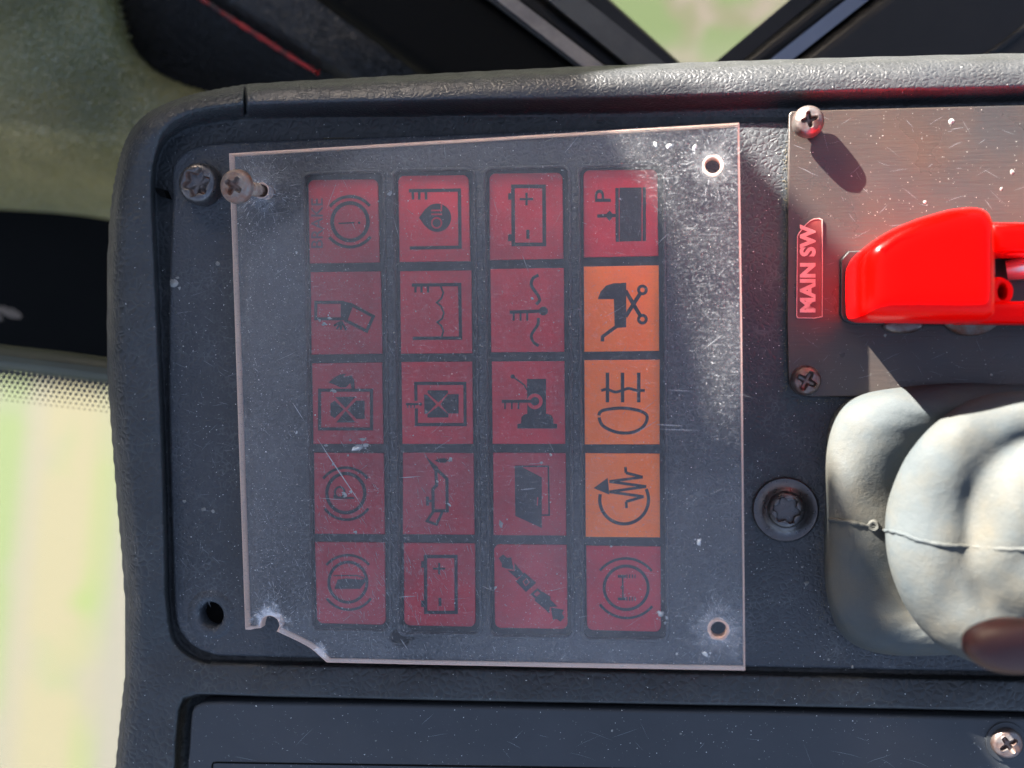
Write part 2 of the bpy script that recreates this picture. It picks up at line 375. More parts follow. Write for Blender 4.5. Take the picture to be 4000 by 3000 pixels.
def shell_height(X, Y):
    do = sdf(X, Y, OUT); dp = sdf(X, Y, POCK); dd = sdf(X, Y, DRAW)
    top = .0050 - .0030*S(Y, 1250, 1440)-.0018*S(X, 1000, 1700)*S(-Y, -400, -250)
    topside = S(-Y, -330, -240)
    Ro = 34+10*topside
    t = np.clip(do/Ro, 0, 1)
    z = top*np.sqrt(np.clip(1-(1-t)**2, 0, 1))
    z = np.where(do < 0, do*.0006, z)
    # the left rim dips towards its inner edge
    inn = np.clip(-dp, 0, 200)
    z -= (1-topside)*.0016*np.exp(-inn/32.)
    Rin = 10+22*topside
    f = S(dp, -Rin-8*topside, 2)
    z = z*(1-f)+f*(-.0028)
    # drawer opening
    g = S(dd, -7, 3); z = z*(1-g)+g*(-.009)
    # raised lip under the top rim (shadow gap)
    # cut between the corner moulding and the top rim
    cut = np.exp(-((X-(529+(Y-190)*.03))/2.6)**2)*(S(Y, 186, 192))*(1-S(Y, 240, 250))
    z -= .004*cut
    z += .0007*np.exp(-((X-535)/9)**2)*(Y < 250)*(X > 530)*S(do, 4, 20)
    z = z-.008*(1-S(np.hypot(X-456, Y-1328), 26, 34))
    # dents and worn patches
    z += .00022*np.sin(X*.021+np.sin(Y*.013)*2)*np.sin(Y*.017+1.3)*S(do, 5, 30)*(1-f)
    return z, do
step = 3.2
xs = np.arange(222, 2330, step); ys = np.arange(96, 1740, step)
X, Y = np.meshgrid(xs, ys)
Z, DO = shell_height(X, Y)
V = Wn(X, Y, np.maximum(Z, -.006)); V[..., 2] = Z
def grid_mesh(mask_v, mask_f=None):
    nx = len(xs); idx = -np.ones(X.shape, int)
    q = mask_v[:-1, :-1] & mask_v[1:, :-1] & mask_v[:-1, 1:] & mask_v[1:, 1:]
    if mask_f is not None: q &= mask_f[:-1, :-1]
    used = np.zeros(X.shape, bool)
    used[:-1, :-1] |= q; used[1:, :-1] |= q; used[:-1, 1:] |= q; used[1:, 1:] |= q
    idx[used] = np.arange(used.sum())
    a, b, c, d = idx[:-1, :-1][q], idx[1:, :-1][q], idx[1:, 1:][q], idx[:-1, 1:][q]
    me = bpy.data.meshes.new('grid')
    v = V[used]; f = np.stack([a, b, c, d], 1)
    me.vertices.add(len(v)); me.vertices.foreach_set('co', v.astype(np.float32).ravel())
    me.loops.add(f.size); me.loops.foreach_set('vertex_index', f.astype(np.int32).ravel())
    me.polygons.add(len(f)); me.polygons.foreach_set('loop_start', np.arange(0, f.size, 4, dtype=np.int32))
    me.polygons.foreach_set('loop_total', np.full(len(f), 4, np.int32))
    me.update(); me.validate(); return me
vis = (DO > -12) & ~((X > 700) & (Y > 300) & (Y < 1380) & (X < 2290)) & ~((X > 440) & (Y > 1560))
toprim = (Y < 250+(530-X)*.0) & (X > 528)
link('shell', grid_mesh(vis, ~toprim), M['shell'], console, smooth=180)
link('top_rim', grid_mesh(vis, toprim), M['rim'], console, 'rounded grained rim along the top, sunlit on its right half', smooth=180)
del X, Y, Z, V

# face plate with four column openings, a screw hole and a rivet hole
COLS = [  # per column: outline quad tl,tr,br,bl of its opening
    [(657, 378), (826, 371), (842, 1361), (676, 1360)],
    [(851, 370), (1021, 367), (1036, 1368), (864, 1367)],
    [(1048, 366), (1226, 362), (1235, 1375), (1060, 1373)],
    [(1252, 361), (1431, 358), (1438, 1380), (1262, 1379)]]
FACE = spline([(372, 420), (371, 372), (383, 340), (415, 318), (470, 308), (540, 304)], 5) + \
    [(774, 296), (1000, 288), (1326, 274), (1600, 262), (1800, 256), (2340, 243), (2340, 1456), (2212, 1454), (1700, 1444), (1200, 1434), (800, 1426), (470, 1418)] + \
    spline([(470, 1418), (425, 1402), (392, 1372), (377, 1330), (372, 1250)], 5)[1:] + [(366, 1050), (362, 850), (362, 700), (366, 560)]
holes = []
for q in COLS:
    holes.append(quadwarp(rrect(0, 0, 170, 990, 15, 5), (0, 0, 170, 990), q))
def circ(cx, cy, rx, ry=None, n=28): return [(cx+rx*math.cos(2*math.pi*k/n), cy+(ry or rx)*math.sin(2*math.pi*k/n)) for k in range(n)]
holes.append(circ(456, 1328, 28)); holes.append(circ(865, 1376, 22, 17))
slab('face_plate', [FACE]+holes, -.0024, 0, M['face'], console, bevel=.0009, res=4)
# backing behind the openings
slab('backing', [[(380, 330), (2330, 280), (2330, 1430), (390, 1400)]], -.0062, -.0042, M['lining'], console)
slab('rivet_hole_dark', [circ(865, 1376, 17, 12)], -.0008, -.00015, M['lining'], console)  # black plug put in for the dark inside the rivet hole
slab('notch', [[(335, 404), (352, 409), (360, 428), (346, 424), (336, 414)]], -.0026, .0002, M['lining'], console)
# countersunk ring round the empty screw hole
hb = radial([(.0029, -.004), (.0029, -.0002), (.0034, .0003), (.0043, .00035), (.0058, -.00005), (.0062, -.0004)], 48, cap=False)
p = W(456, 1328, 0); hb.transform(Matrix.Translation(p)); link('screw_hole_collar', hb, M['face'], console, smooth=60)

for q in COLS:
    big_, sml_ = rrect(-6, -6, 176, 996, 19, 6), rrect(0, 0, 170, 990, 15, 6)
    slab('channel_lip', [quadwarp(big_, (0, 0, 170, 990), q), quadwarp(sml_, (0, 0, 170, 990), q)], -.0003, .00045, M['face'], console, bevel=.00022, zref=0)
# lamp channels and lamps
C1 = lambda u, v: (636+.26*u, 342.9+.26*v)
C2 = lambda u, v: (1023+.26*u, 342.9+.26*v)
C3 = lambda u, v: (636+.2467*u, 763+.2467*v)
C4 = lambda u, v: (1023+.2466*u, 763+.2466*v)
C5 = lambda u, v: (636+.2333*u, 1078+.2333*v)
C6 = lambda u, v: (1023+.2333*u, 1078+.2333*v)
ZT = -.0009           # lamp face
TILES = {}
TB = {  # (col,row): x0 top, x1 top, x0 bottom, x1 bottom, y0 left, y0 right, y1 left, y1 right
 (0,0): (666,816,669,820,389,387,569,567), (0,1): (671,822,673,826,588,586,766,764), (0,2): (674,825,677,828,785,783,959,959), (0,3): (678,829,680,831,978,979,1153,1154), (0,4): (680,831,685,833,1171,1172,1346,1350),
 (1,0): (860,1012,863,1016,380,378,566,564), (1,1): (864,1018,866,1020,586,584,764,763), (1,2): (867,1020,869,1022,782,781,959,959), (1,3): (870,1023,870,1025,978,979,1154,1155), (1,4): (872,1026,873,1027,1173,1174,1351,1354),
 (2,0): (1057,1215,1058,1217,375,373,562,559), (2,1): (1059,1218,1061,1219,581,579,761,760), (2,2): (1062,1219,1064,1221,781,780,959,959), (2,3): (1065,1222,1066,1223,978,979,1156,1157), (2,4): (1067,1224,1069,1226,1176,1177,1356,1359),
 (3,0): (1260,1420,1261,1422,368,366,556,553), (3,1): (1261,1423,1262,1424,576,573,760,758), (3,2): (1262,1425,1263,1425,778,777,960,960), (3,3): (1264,1425,1265,1426,979,980,1160,1161), (3,4): (1266,1427,1268,1428,1179,1181,1361,1365)}
names = {
 (0,0): 'red lamp with BRAKE lettering beside an exclamation mark in a ring', (0,1): 'red lamp with a tilted cab symbol', (0,2): 'red lamp with an oil drop over a boxed fan symbol',
 (0,3): 'red lamp with a parking P in a braced ring, scratched across', (0,4): 'red lamp with a brake lining symbol in a braced ring',
 (1,0): 'red lamp with an OIL drop in an open tank', (1,1): 'red lamp with a coolant tank and wavy level', (1,2): 'red lamp with a thermometer entering a boxed fan', (1,3): 'red lamp with an oil can symbol', (1,4): 'red lamp with a battery symbol, lowest in its column',
 (2,0): 'red lamp with a battery symbol, topmost in its column', (2,1): 'bright red lamp with a thermometer in waves', (2,2): 'red lamp with a thermometer on a retarder body', (2,3): 'red lamp with an open door symbol', (2,4): 'red lamp with an open seat belt symbol',
 (3,0): 'red lamp with letter P over a filter block', (3,1): 'orange lamp with a pram symbol', (3,2): 'orange lamp with a fog light symbol', (3,3): 'orange lamp with a circular arrow and zigzag', (3,4): 'red lamp with an axle in a braced ring'}
for c, q in enumerate(COLS):
    ch = quadwarp(rrect(-2, -2, 172, 992, 15, 5), (0, 0, 170, 990), q)
    ch = [(x, y) for x, y in ch]
    slab('lamp_channel', [ch], -.0042, ZT-.0005, M['well'], console, zref=0)
for (c, r), b in TB.items():
    corners = (1 if r == 0 else 0, 1 if r == 0 else 0, 1 if r == 4 else 0, 1 if r == 4 else 0)
    if (c, r) == (2, 4): corners = (1, 0, 1, 1)
    lp = quadwarp(rrect(0, 0, 160, 180, 13, 5, corners), (0, 0, 160, 180), [(b[0], b[4]), (b[1], b[5]), (b[3], b[7]), (b[2], b[6])])
    m = M['orange'] if c == 3 and r in (1, 2, 3) else (M['red2'] if (c, r) in ((2,1),(1,1),(1,2),(2,2),(1,0)) else M['red'])
    TILES[(c, r)] = slab('warning_lamp', [lp], -.0024, ZT, m, console, bevel=.00012, label=names[(c, r)], res=1)

# ---- printed symbols
class Ink:
    def __init__(s, cm, k): s.cm, s.k, s.p, s.n = cm, k, [], 0; s.z = ZT+.00004
    def _z(s): s.n += 1; return s.z+s.n*.000004
    def poly(s, pts):
        z = s._z(); v = [tuple(W(*s.cm(*q), z)) for q in pts]
        from mathutils.geometry import tessellate_polygon
        tr = tessellate_polygon([[Vector((a, b, 0)) for a, b, _ in v]]); s.p.append((v, [tuple(t) for t in tr])); return s
    def line(s, pts, w, closed=False):
        P = [Vector(q) for q in pts]; n = len(P); v, f = [], []; z = s._z()
        for i, q in enumerate(P):
            a = P[i-1] if (i or closed) else None; b = P[(i+1) % n] if (i < n-1 or closed) else None
            d1 = (q-a).normalized() if a is not None else None; d2 = (b-q).normalized() if b is not None else None
            d1 = d1 or d2; d2 = d2 or d1
            t = (d1+d2); t = t.normalized() if t.length > 1e-5 else d1
            nn = Vector((-t.y, t.x)); cs = max(.35, abs(nn.dot(Vector((-d1.y, d1.x)))))
            k = w/2/cs
            v += [tuple(W(*s.cm(*(q+nn*k)), z)), tuple(W(*s.cm(*(q-nn*k)), z))]
        for i in range(n if closed else n-1):
            j = (i+1) % n; f.append((2*i, 2*i+1, 2*j+1, 2*j))
        s.p.append((v, f)); return s
    def ring(s, cx, cy, rx, ry, w, n=48): return s.line([(cx+rx*math.cos(2*math.pi*k/n), cy+ry*math.sin(2*math.pi*k/n)) for k in range(n)], w, True)
    def disc(s, cx, cy, r, n=24): return s.poly([(cx+r*math.cos(2*math.pi*k/n), cy+r*math.sin(2*math.pi*k/n)) for k in range(n)])
    def arc(s, a, m, b, w, n=18):
        (x1, y1), (x2, y2), (x3, y3) = a, m, b
        d = 2*(x1*(y2-y3)+x2*(y3-y1)+x3*(y1-y2))
        ux = ((x1*x1+y1*y1)*(y2-y3)+(x2*x2+y2*y2)*(y3-y1)+(x3*x3+y3*y3)*(y1-y2))/d
        uy = ((x1*x1+y1*y1)*(x3-x2)+(x2*x2+y2*y2)*(x1-x3)+(x3*x3+y3*y3)*(x2-x1))/d
        r = math.hypot(x1-ux, y1-uy); t = [math.atan2(y-uy, x-ux) for x, y in (a, m, b)]
        def nd(p, q): return (q-p) % (2*math.pi)
        span = nd(t[0], t[2]) if nd(t[0], t[1]) < nd(t[0], t[2]) else nd(t[0], t[2])-2*math.pi
        return s.line([(ux+r*math.cos(t[0]+span*k/n), uy+r*math.sin(t[0]+span*k/n)) for k in range(n+1)], w)
    def done(s, m='ink', name='symbol'):
        o = link(name, mesh_join(s.p), M[m], TILES[s.k], smooth=0); return o

def text_mesh(txt, size=1.0, bold=0, extrude=0, bevel=0, space=1.0):
    cu = bpy.data.curves.new('text', 'FONT'); cu.body = txt; cu.size = size; cu.offset = bold; cu.extrude = extrude; cu.bevel_depth = bevel
    cu.space_character = space; cu.fill_mode = 'BOTH' if extrude else 'FRONT'; cu.resolution_u = 4
    o = bpy.data.objects.new('text', cu); C.objects.link(o)
    dg = bpy.context.evaluated_depsgraph_get(); dg.update()
    me = bpy.data.meshes.new_from_object(o.evaluated_get(dg))
    bpy.data.objects.remove(o); bpy.data.curves.remove(cu); return me
def place_text(me, cm, x0, x1, ybot, ytop, z):
    """text reading upwards in the picture: cap top at x0 (left), baseline at x1, starts at ybot, ends at ytop"""
    xs_ = [v.co.x for v in me.vertices]; ys_ = [v.co.y for v in me.vertices]
    a0, a1, b0, b1 = min(xs_), max(xs_), min(ys_), max(ys_)
    for v in me.vertices:
        u = (v.co.x-a0)/(a1-a0); h = (v.co.y-b0)/(b1-b0)
        q = W(*cm(x1+(x0-x1)*h, ybot+(ytop-ybot)*u), z+v.co.z); v.co = q
    me.update(); return me

I = Ink(C1, (0, 0))
I.ring(462, 523, 149, 156, 32).arc((296, 398), (465, 314), (625, 392), 26).arc((290, 650), (465, 733), (632, 648), 26).line([(365, 537), (500, 531)], 12).disc(538, 532, 11).done()
link('lettering', place_text(text_mesh('BRAKE', bold=.012), C1, 138, 236, 742, 328, ZT+.00005), M['ink_worn'], TILES[(0, 0)], smooth=0)
I = Ink(C1, (0, 1)); I.line([(177, 1193), (400, 1193), (400, 1330), (177, 1330)], 26, True).poly([(385, 1180), (470, 1198), (440, 1280), (430, 1345), (385, 1342)])
I.line([(475, 1214), (655, 1310), (600, 1432), (428, 1345)], 27, True)
for e in ((328, 1388), (352, 1415), (384, 1420), (430, 1425)): I.line([(392, 1350), e], 18)
I.done()
I = Ink(C1, (1, 0)); I.line([(950, 266), (1370, 260), (1376, 735), (958, 742)], 28)
for x in (982, 1036, 1092): I.line([(x, 266), (x+2, 340)], 22)
I.poly([(1035, 490), (1085, 420)]+[(1185+118*math.cos(a), 490+118*math.sin(a)) for a in np.linspace(-2.45, 2.45, 26)]+[(1085, 560)]).done()
link('lettering', place_text(text_mesh('OIL', bold=.0), C1, 1135, 1228, 582, 382, ZT+.00012), M['red'], TILES[(1, 0)], smooth=0)
I = Ink(C1, (1, 1)); I.line([(975, 1050), (1373, 1045), (1380, 1490), (985, 1492)], 28)
for x in (1006, 1056, 1110): I.line([(x, 1050), (x, 1112)], 20)
I.line([(1215, 1060), (1237, 1110), (1222, 1160), (1183, 1195), (1218, 1225), (1242, 1280), (1227, 1330), (1187, 1358), (1220, 1387), (1237, 1430), (1225, 1480)], 15).done()
def battery(I, x0, y0, x1, y1, ty, p, mi):
    I.line([(x0, y0), (x1, y0), (x1+3, y1), (x0+3, y1)], 31, True)
    for a, b in ty: I.poly([(x0-40, a), (x0, a), (x0, b), (x0-40, b)])
    (px, py), (mx, my) = p, mi
    I.line([(px-57, py), (px+55, py)], 19).line([(px, py-53), (px, py+53)], 19).line([(mx, my-37), (mx+1, my+38)], 27).done()
battery(Ink(C2, (2, 0)), 327, 229, 585, 712, ((286, 340), (628, 684)), (440, 335), (451, 627))
I = Ink(C2, (3, 0)); I.line([(1028, 476), (1190, 470)], 28).poly([(1090, 472), (1130, 430), (1165, 470), (1130, 518)])
I.poly([(1213, 240), (1396, 238), (1396, 684), (1213, 688)]).poly([(1178, 242), (1206, 242), (1208, 690), (1180, 690)]).poly([(1404, 238), (1432, 238), (1432, 682), (1404, 684)]).done()
link('lettering', place_text(text_mesh('P', bold=.01), C2, 1008, 1140, 358, 256, ZT+.00005), M['ink'], TILES[(3, 0)], smooth=0)
I = Ink(C2, (2, 1)); I.line(spline([(540, 968), (495, 992), (479, 1045), (507, 1097), (538, 1140), (548, 1178), (520, 1210)], 4), 26)
I.line([(300, 1275), (575, 1265)], 28).disc(580, 1265, 37)
for x in (333, 390, 445): I.line([(x, 1275), (x, 1346)], 17)
I.line(spline([(538, 1322), (535, 1375), (500, 1430), (480, 1472), (497, 1522), (540, 1555)], 4), 24).done()
I = Ink(C2, (3, 1)); I.poly([(1268, 1030), (1160, 1035), (1100, 1055), (1055, 1105), (1032, 1166), (1166, 1166), (1172, 1385), (1180, 1407), (1268, 1400)])
I.line([(1195, 1388), (1072, 1478), (1070, 1518)], 28).line([(1262, 1095), (1385, 1305)], 32).line([(1262, 1312), (1385, 1120)], 32).ring(1403, 1090, 32, 32, 24).ring(1403, 1333, 32, 32, 24).done()
def fan(I, cx, cy, t, b, l, rt, k=1):
    for q in (t, b, l, rt): I.poly(q)
I = Ink(C3, (0, 2)); I.line([(220, 324), (675, 324), (675, 663), (220, 663)], 28, True)
I.poly([(355, 382), (535, 382), (448, 480)]).poly([(365, 607), (535, 607), (448, 505)]).poly([(315, 440), (352, 415), (432, 492), (352, 568), (315, 545)]).poly([(465, 492), (540, 415), (615, 415), (615, 575), (540, 575)])
I.poly([(298, 258), (345, 215), (400, 185), (455, 178), (430, 205), (500, 195), (525, 240), (530, 318), (500, 312), (490, 262), (450, 300), (400, 300), (350, 275)]).done()
I = Ink(C3, (1, 2)); I.line([(1065, 418), (1062, 264), (1492, 264), (1495, 625), (1068, 625), (1068, 482)], 28).line([(975, 446), (1085, 446)], 20).disc(1103, 446, 15)
for x in (992, 1020, 1050): I.line([(x, 446), (x, 480)], 11)
I.poly([(1165, 325), (1345, 325), (1345, 348), (1260, 432), (1165, 348)]).poly([(1165, 563), (1348, 563), (1348, 532), (1260, 462), (1165, 535)]).poly([(1135, 362), (1160, 362), (1242, 446), (1162, 530), (1138, 530)]).poly([(1278, 446), (1345, 358), (1438, 358), (1438, 528), (1345, 528)]).done()
I = Ink(C3, (0, 3)); I.ring(450, 1225, 166, 172, 30).arc((252, 1098), (445, 1002), (642, 1098), 24).arc((265, 1360), (455, 1458), (647, 1360), 24).ring(396, 1218, 42, 46, 18).line([(348, 1240), (352, 1266), (525, 1268)], 17).done('ink')
I = Ink(C3, (1, 3)); I.poly([(1128, 868), (1175, 925), (1260, 1000), (1235, 1040), (1205, 1000)]).line([(1238, 1010), (1335, 1100), (1338, 1380), (1215, 1380), (1212, 1190), (1245, 1155), (1238, 1020)], 28)
I.line([(1165, 1255), (1165, 1335)], 26).line([(1165, 1295), (1210, 1295)], 20).line([(1215, 1388), (1160, 1470), (1245, 1500), (1293, 1392)], 24).poly([(1225, 940), (1265, 922), (1320, 918), (1350, 938), (1320, 960), (1265, 957)]).done()
I = Ink(C4, (2, 2)); I.poly([(468, 225), (635, 225), (635, 530), (680, 540), (698, 575), (700, 615), (732, 620), (732, 660), (384, 660), (384, 620), (415, 615), (418, 560), (440, 538), (470, 530)])
I.line([(345, 207), (400, 245), (445, 280), (470, 325)], 13).disc(343, 205, 19).done()
J = Ink(C4, (2, 2)); J.z += .0001; J.disc(537, 422, 68); J.done('red2', 'symbol_clearing')
K = Ink(C4, (2, 2)); K.z += .00018; K.line([(247, 422), (530, 420)], 27).disc(537, 421, 38)
for x in (275, 335, 393): K.line([(x, 422), (x, 490)], 14)
K.done('ink', 'thermometer_symbol')
I = Ink(C4, (3, 2))
for x in (1173, 1305, 1447): I.line([(x, 170), (x, 430)], 30)
I.line(spline([(1118, 328), (1170, 316), (1240, 340), (1305, 325), (1360, 308), (1425, 325), (1500, 326)], 4), 24)
I.line(spline([(1099, 545), (1125, 505), (1220, 485), (1330, 482), (1440, 500), (1505, 530), (1521, 570), (1500, 625), (1450, 670), (1370, 697), (1270, 695), (1180, 665), (1120, 620)], 4, True), 27).done()
I = Ink(C4, (2, 3)); I.line([(365, 990), (655, 990), (662, 1418), (598, 1418)], 14).poly([(360, 985), (412, 992), (598, 1088), (598, 1532), (365, 1425)]).done()
J = Ink(C4, (2, 3)); J.z += .00005; J.line([(562, 1262), (558, 1335)], 8).done('red', 'symbol_clearing')
I = Ink(C4, (3, 3)); I.arc((1110, 1235), (1325, 1495), (1512, 1190), 28, 40).poly([(1052, 1182), (1174, 1092), (1190, 1238)])
zz = [(1330, 997), (1335, 1048), (1482, 1085), (1190, 1124), (1512, 1168), (1190, 1214), (1490, 1256), (1337, 1300), (1340, 1356)]
for a, b in zip(zz, zz[1:]): I.line([a, b], 24)
I.done()
I = Ink(C5, (0, 4)); I.ring(495, 770, 176, 186, 28).arc((295, 612), (492, 520), (692, 610), 24).arc((300, 920), (505, 1025), (708, 920), 24)
I.poly([(368, 832), (400, 745), (480, 735), (600, 745), (672, 738), (660, 762), (608, 832)]).line([(360, 710), (580, 708), (675, 745)], 11).done()
battery(Ink(C5, (1, 4)), 1213, 532, 1495, 1050, ((575, 635), (940, 1000)), (1340, 645), (1347, 952))
I = Ink(C6, (2, 4)); I.poly([(232, 545), (275, 513), (310, 545), (348, 540), (372, 655), (300, 642), (262, 630), (262, 600)]).poly([(378, 590), (462, 690), (402, 737), (312, 658), (380, 668)])
I.poly([(470, 680), (580, 775), (485, 862), (392, 765)]).line([(592, 838), (542, 880), (590, 925), (640, 880)], 20, True).poly([(640, 858), (715, 905), (695, 985), (640, 1003), (565, 940), (580, 905)])
I.poly([(705, 925), (778, 996), (706, 1000), (702, 1062), (630, 990)]).poly([(715, 1005), (836, 1025), (820, 1060), (842, 1095), (805, 1136), (770, 1112), (735, 1116)]).done()
J = Ink(C6, (2, 4)); J.z += .00008; J.line([(458, 765), (490, 737), (518, 770), (482, 803)], 6, True).done('red', 'symbol_clearing')
I = Ink(C6, (3, 4)); I.ring(1413, 822, 204, 202, 28).arc((1170, 662), (1410, 550), (1650, 667), 24).arc((1170, 975), (1410, 1102), (1655, 992), 24).line([(1380, 725), (1383, 915)], 15).ring(1376, 820, 12, 12, 8, 12)
for y in (716, 925):
    I.line([(1335, y), (1410, y)], 26)
    for x in (1420, 1445, 1470, 1495): I.line([(x, y-18), (x, y+18)], 11)
I.done()

# ---- screws
def star(rs, amp, n=6, ph=0):
    return lambda a: rs*(1+amp*math.cos(n*(a-ph)))
def cross(Lr, w, ph):
    def f(a):
        c, s = abs(math.cos(a-ph)), abs(math.sin(a-ph)); c = max(c, 1e-6); s = max(s, 1e-6)
        return max(min(Lr/c, w/s), min(w/c, Lr/s))
    return f
def mixf(f, k, g): return lambda a: f(a)*(1-k)+g*k
def torx_mesh(r, rs, h, ph, washer=None):
    f = star(rs, .16, 6, ph)
    rg = [(lambda a: f(a)*.82, h-.0022), (lambda a: f(a)*.97, h-.0019), (f, h), (lambda a: f(a)+.00012, h+.0001)]
    rg += [(mixf(f, .5, r*.75), h+.00018), (r*.72, h+.00005)]
    for k in range(1, 7):
        a = R(90*k/6); rg.append((r*(.72+.28*math.sin(a)), h*(.06+.94*math.cos(a)**.8) if k < 6 else .0))
    rg.append((r, -.001)); return radial(rg, 96)
def phil_mesh(r, L_, w, h, ph, depth=.0015, shank=0):
    f0, f1 = cross(L_, w, ph), star(L_*.74, .34, 4, ph)
    f = lambda a: .35*f0(a)+.65*f1(a)
    rg = [(lambda a: f(a)*.35, h-depth), (lambda a: f(a)*.8, h-depth*.8), (f, h-.0001), (lambda a: f(a)+.00008, h+.00002), (mixf(f, .6, r*.7), h-.0001), (r*.72, h*.90)]
    for k in range(1, 6):
        a = R(90*k/5); rg.append((r*(.72+.28*math.sin(a)), h*.9*max(math.cos(a), 0)))
    rg.append((r*.99, -.0006))
    if shank: rg += [(r*.5, -.0007), (r*.5, -.0045)]
    return radial(rg, 96)
def put(me, px, py, z, tilt=None):
    mt = Matrix.Translation(W(px, py, z))
    if tilt: mt = mt @ tilt
    me.transform(mt); return me
link('torx_screw', put(torx_mesh(.0047, .0028, .0040, R(12)), 439, 400, .0002), M['steel_dark'], console, 'domed black star socket screw in the upper left corner', smooth=50)
for ob in [o_ for o_ in C.objects if o_.name.startswith('torx_screw')]:
    ob.data.materials.append(M['rust'])
    for p_ in ob.data.polygons:
        if p_.index < 96*2 or p_.index >= 96*12: p_.material_index = 1 if p_.index < 96*2 else 0
# flanged torx screw between acrylic and boot
fl = radial([(.0030, .0022), (.0038, .0020), (.0045, .0014), (.0050, .0010), (.0060, .0008), (.0065, .00085), (.0068, .0005), (.0068, -.0004)], 64)
link('screw_washer', put(fl, 1696, 1100, .0002), M['steel_dark'], console, smooth=50)
link('torx_screw', put(torx_mesh(.0040, .0024, .0026, R(-10)), 1697, 1099, .0008), M['steel_dark'], console, 'flanged star socket screw between acrylic cover and rubber boot', smooth=50)

# lower cover panel in its opening
slab('lower_cover', [spline([(408, 1600), (412, 1545), (420, 1526), (440, 1517), (480, 1515)], 4)+[(1000, 1524), (1700, 1538), (2212, 1551), (2340, 1555), (2340, 1790), (396, 1790), (402, 1680)]], -.006, .0008, M['cover'], console, bevel=.0008, label='smooth dark lower cover panel below the grained band')
gr = [W(x, y, .0008) for x, y in [(456, 1760), (457, 1700), (459, 1652), (461, 1648), (468, 1647), (800, 1652), (1200, 1658), (1700, 1667), (2212, 1676)]]
link('cover_groove', tube([v+Vector((0, 0, .00004)) for v in gr], .00022, 6, .2), M['lining'], console)
wl = slab('screw_recess', [circ(2173, 1603, 43)], .0009, .0012, M['cover'], console, bevel=.0001)
link('phillips_screw', put(phil_mesh(.0031, .0019, .00048, .0016, R(35)), 2174, 1604, .0012), M['steel'], console, 'cross head screw in the lower cover panel', smooth=50)

# ================================================================== acrylic cover
ZA0, ZA1 = .0022, .0052
def zt(px): return ZA1+(.0178-ZA1)*(px-500)/1100      # the loose cover stands higher at its right
_a, _b = W(500, 830, zt(500)), W(1600, 830, zt(1600)); ATILT = (_b.z-_a.z)/(_b.x-_a.x)
def ztilt(me):
    for v in me.vertices: v.co.z += ATILT*(v.co.x-_a.x)
    me.update(); return me
acr = root('acrylic_cover', 'scuffed clear acrylic cover with a broken lower left corner, lying over the warning lamps', 'cover', tuple(W(1050, 860, 0)))
chip = spline([(706, 1431), (690, 1417), (670, 1400), (640, 1384), (610, 1370), (597, 1364)], 3) + spline([(597, 1364), (603, 1352), (598, 1338), (584, 1331), (570, 1335), (565, 1346), (563, 1357)], 4)[1:] + [(550, 1358), (540, 1361), (529, 1360)]
OUTL = [(494, 331), (800, 313), (1200, 289), (1597, 265), (1603, 700), (1610, 1449), (1200, 1441), (900, 1435)] + chip + [(520, 1100), (510, 800), (502, 560)]
def bump_ring(x, y): return [circ(x, y, 16)]
ah = [circ(1540, 358, 17), circ(1552, 1360, 17), circ(566, 412, 13)]
me = ztilt(curve_mesh([OUTL]+ah, ZA0, ZA1, .00022, 1, zref=zt))
o = link('sheet', me, [M['acrylic'], M['clear'], M['edge']], acr, smooth=30)
for p_ in me.polygons:
    if abs(p_.normal.z) < .97: p_.material_index = 2
    elif p_.center.z > (ZA0+ZA1)/2+ATILT*(p_.center.x-_a.x): p_.material_index = 0
    else: p_.material_index = 1
# pale crushed rims round the drilled holes
for (x, y, r) in ((1540, 358, .0017), (1552, 1360, .0017), (566, 412, .0014)):
    jag = [random.uniform(.6, 1.5) for _ in range(12)]
    def fr_(base_, amp_):
        return lambda a_: base_+amp_*(jag[int(a_/6.2832*12) % 12]*(1-(a_/6.2832*12) % 1)+jag[(int(a_/6.2832*12)+1) % 12]*((a_/6.2832*12) % 1))
    rm = radial([(r-.00005, ZA1-.0012), (r, ZA1-.0002), (r+.00005, ZA1+.00004), (fr_(r+.0001, .00016), ZA1+.00006), (fr_(r+.0001, .00028), ZA1+.00002)], 48, cap=False)
    q = W(x, y, zt(x)); rm.transform(Matrix.Translation((q.x, q.y, 0))); ztilt(rm); link('drilled_rim', rm, M['edge'], acr, smooth=60)

# flecks, dust and scratches as thin chips of material
def fleck(cx, cy, r, z, n=7, ang=None, el=1.0):
    if z > .0050 and z < .0060: z = z-ZA1+zt(cx)+.00005
    a0 = random.random()*6.28 if ang is None else ang; v = []
    for k in range(n):
        a = 2*math.pi*k/n; rr = r*random.uniform(.55, 1.2)
        x, y = rr*el*math.cos(a), rr*math.sin(a)/max(el, 1)**.5
        q = W(cx+x*math.cos(a0)-y*math.sin(a0), cy+x*math.sin(a0)+y*math.cos(a0), z); v.append((q.x, q.y, z))
    c = W(cx, cy, z); v.append((c.x, c.y, z+min(r*.00003, .0003)))
    return v, [(i, n, (i+1) % n) for i in range(n)]
def scratch(x, y, ln, ang, z, w=.9, bend=.15):
    if z > .0050 and z < .0060: z = z-ZA1+zt(max(x, x+ln*math.cos(ang)))+.00003
    pts = []; a = ang
    for k in range(4):
        pts.append((x, y)); x += ln/3*math.cos(a); y += ln/3*math.sin(a); a += random.uniform(-bend, bend)
    v, f = [], []
    for k, (px, py) in enumerate(pts):
        ww = w*(.2, 1, .8, .1)[k]/2; nx, ny = -math.sin(ang), math.cos(ang)
        for s_ in (-1, 1):
            q = W(px+nx*ww*s_, py+ny*ww*s_, z); v.append((q.x, q.y, z))
        if k: f.append((2*k-2, 2*k-1, 2*k+1, 2*k))
    return v, f
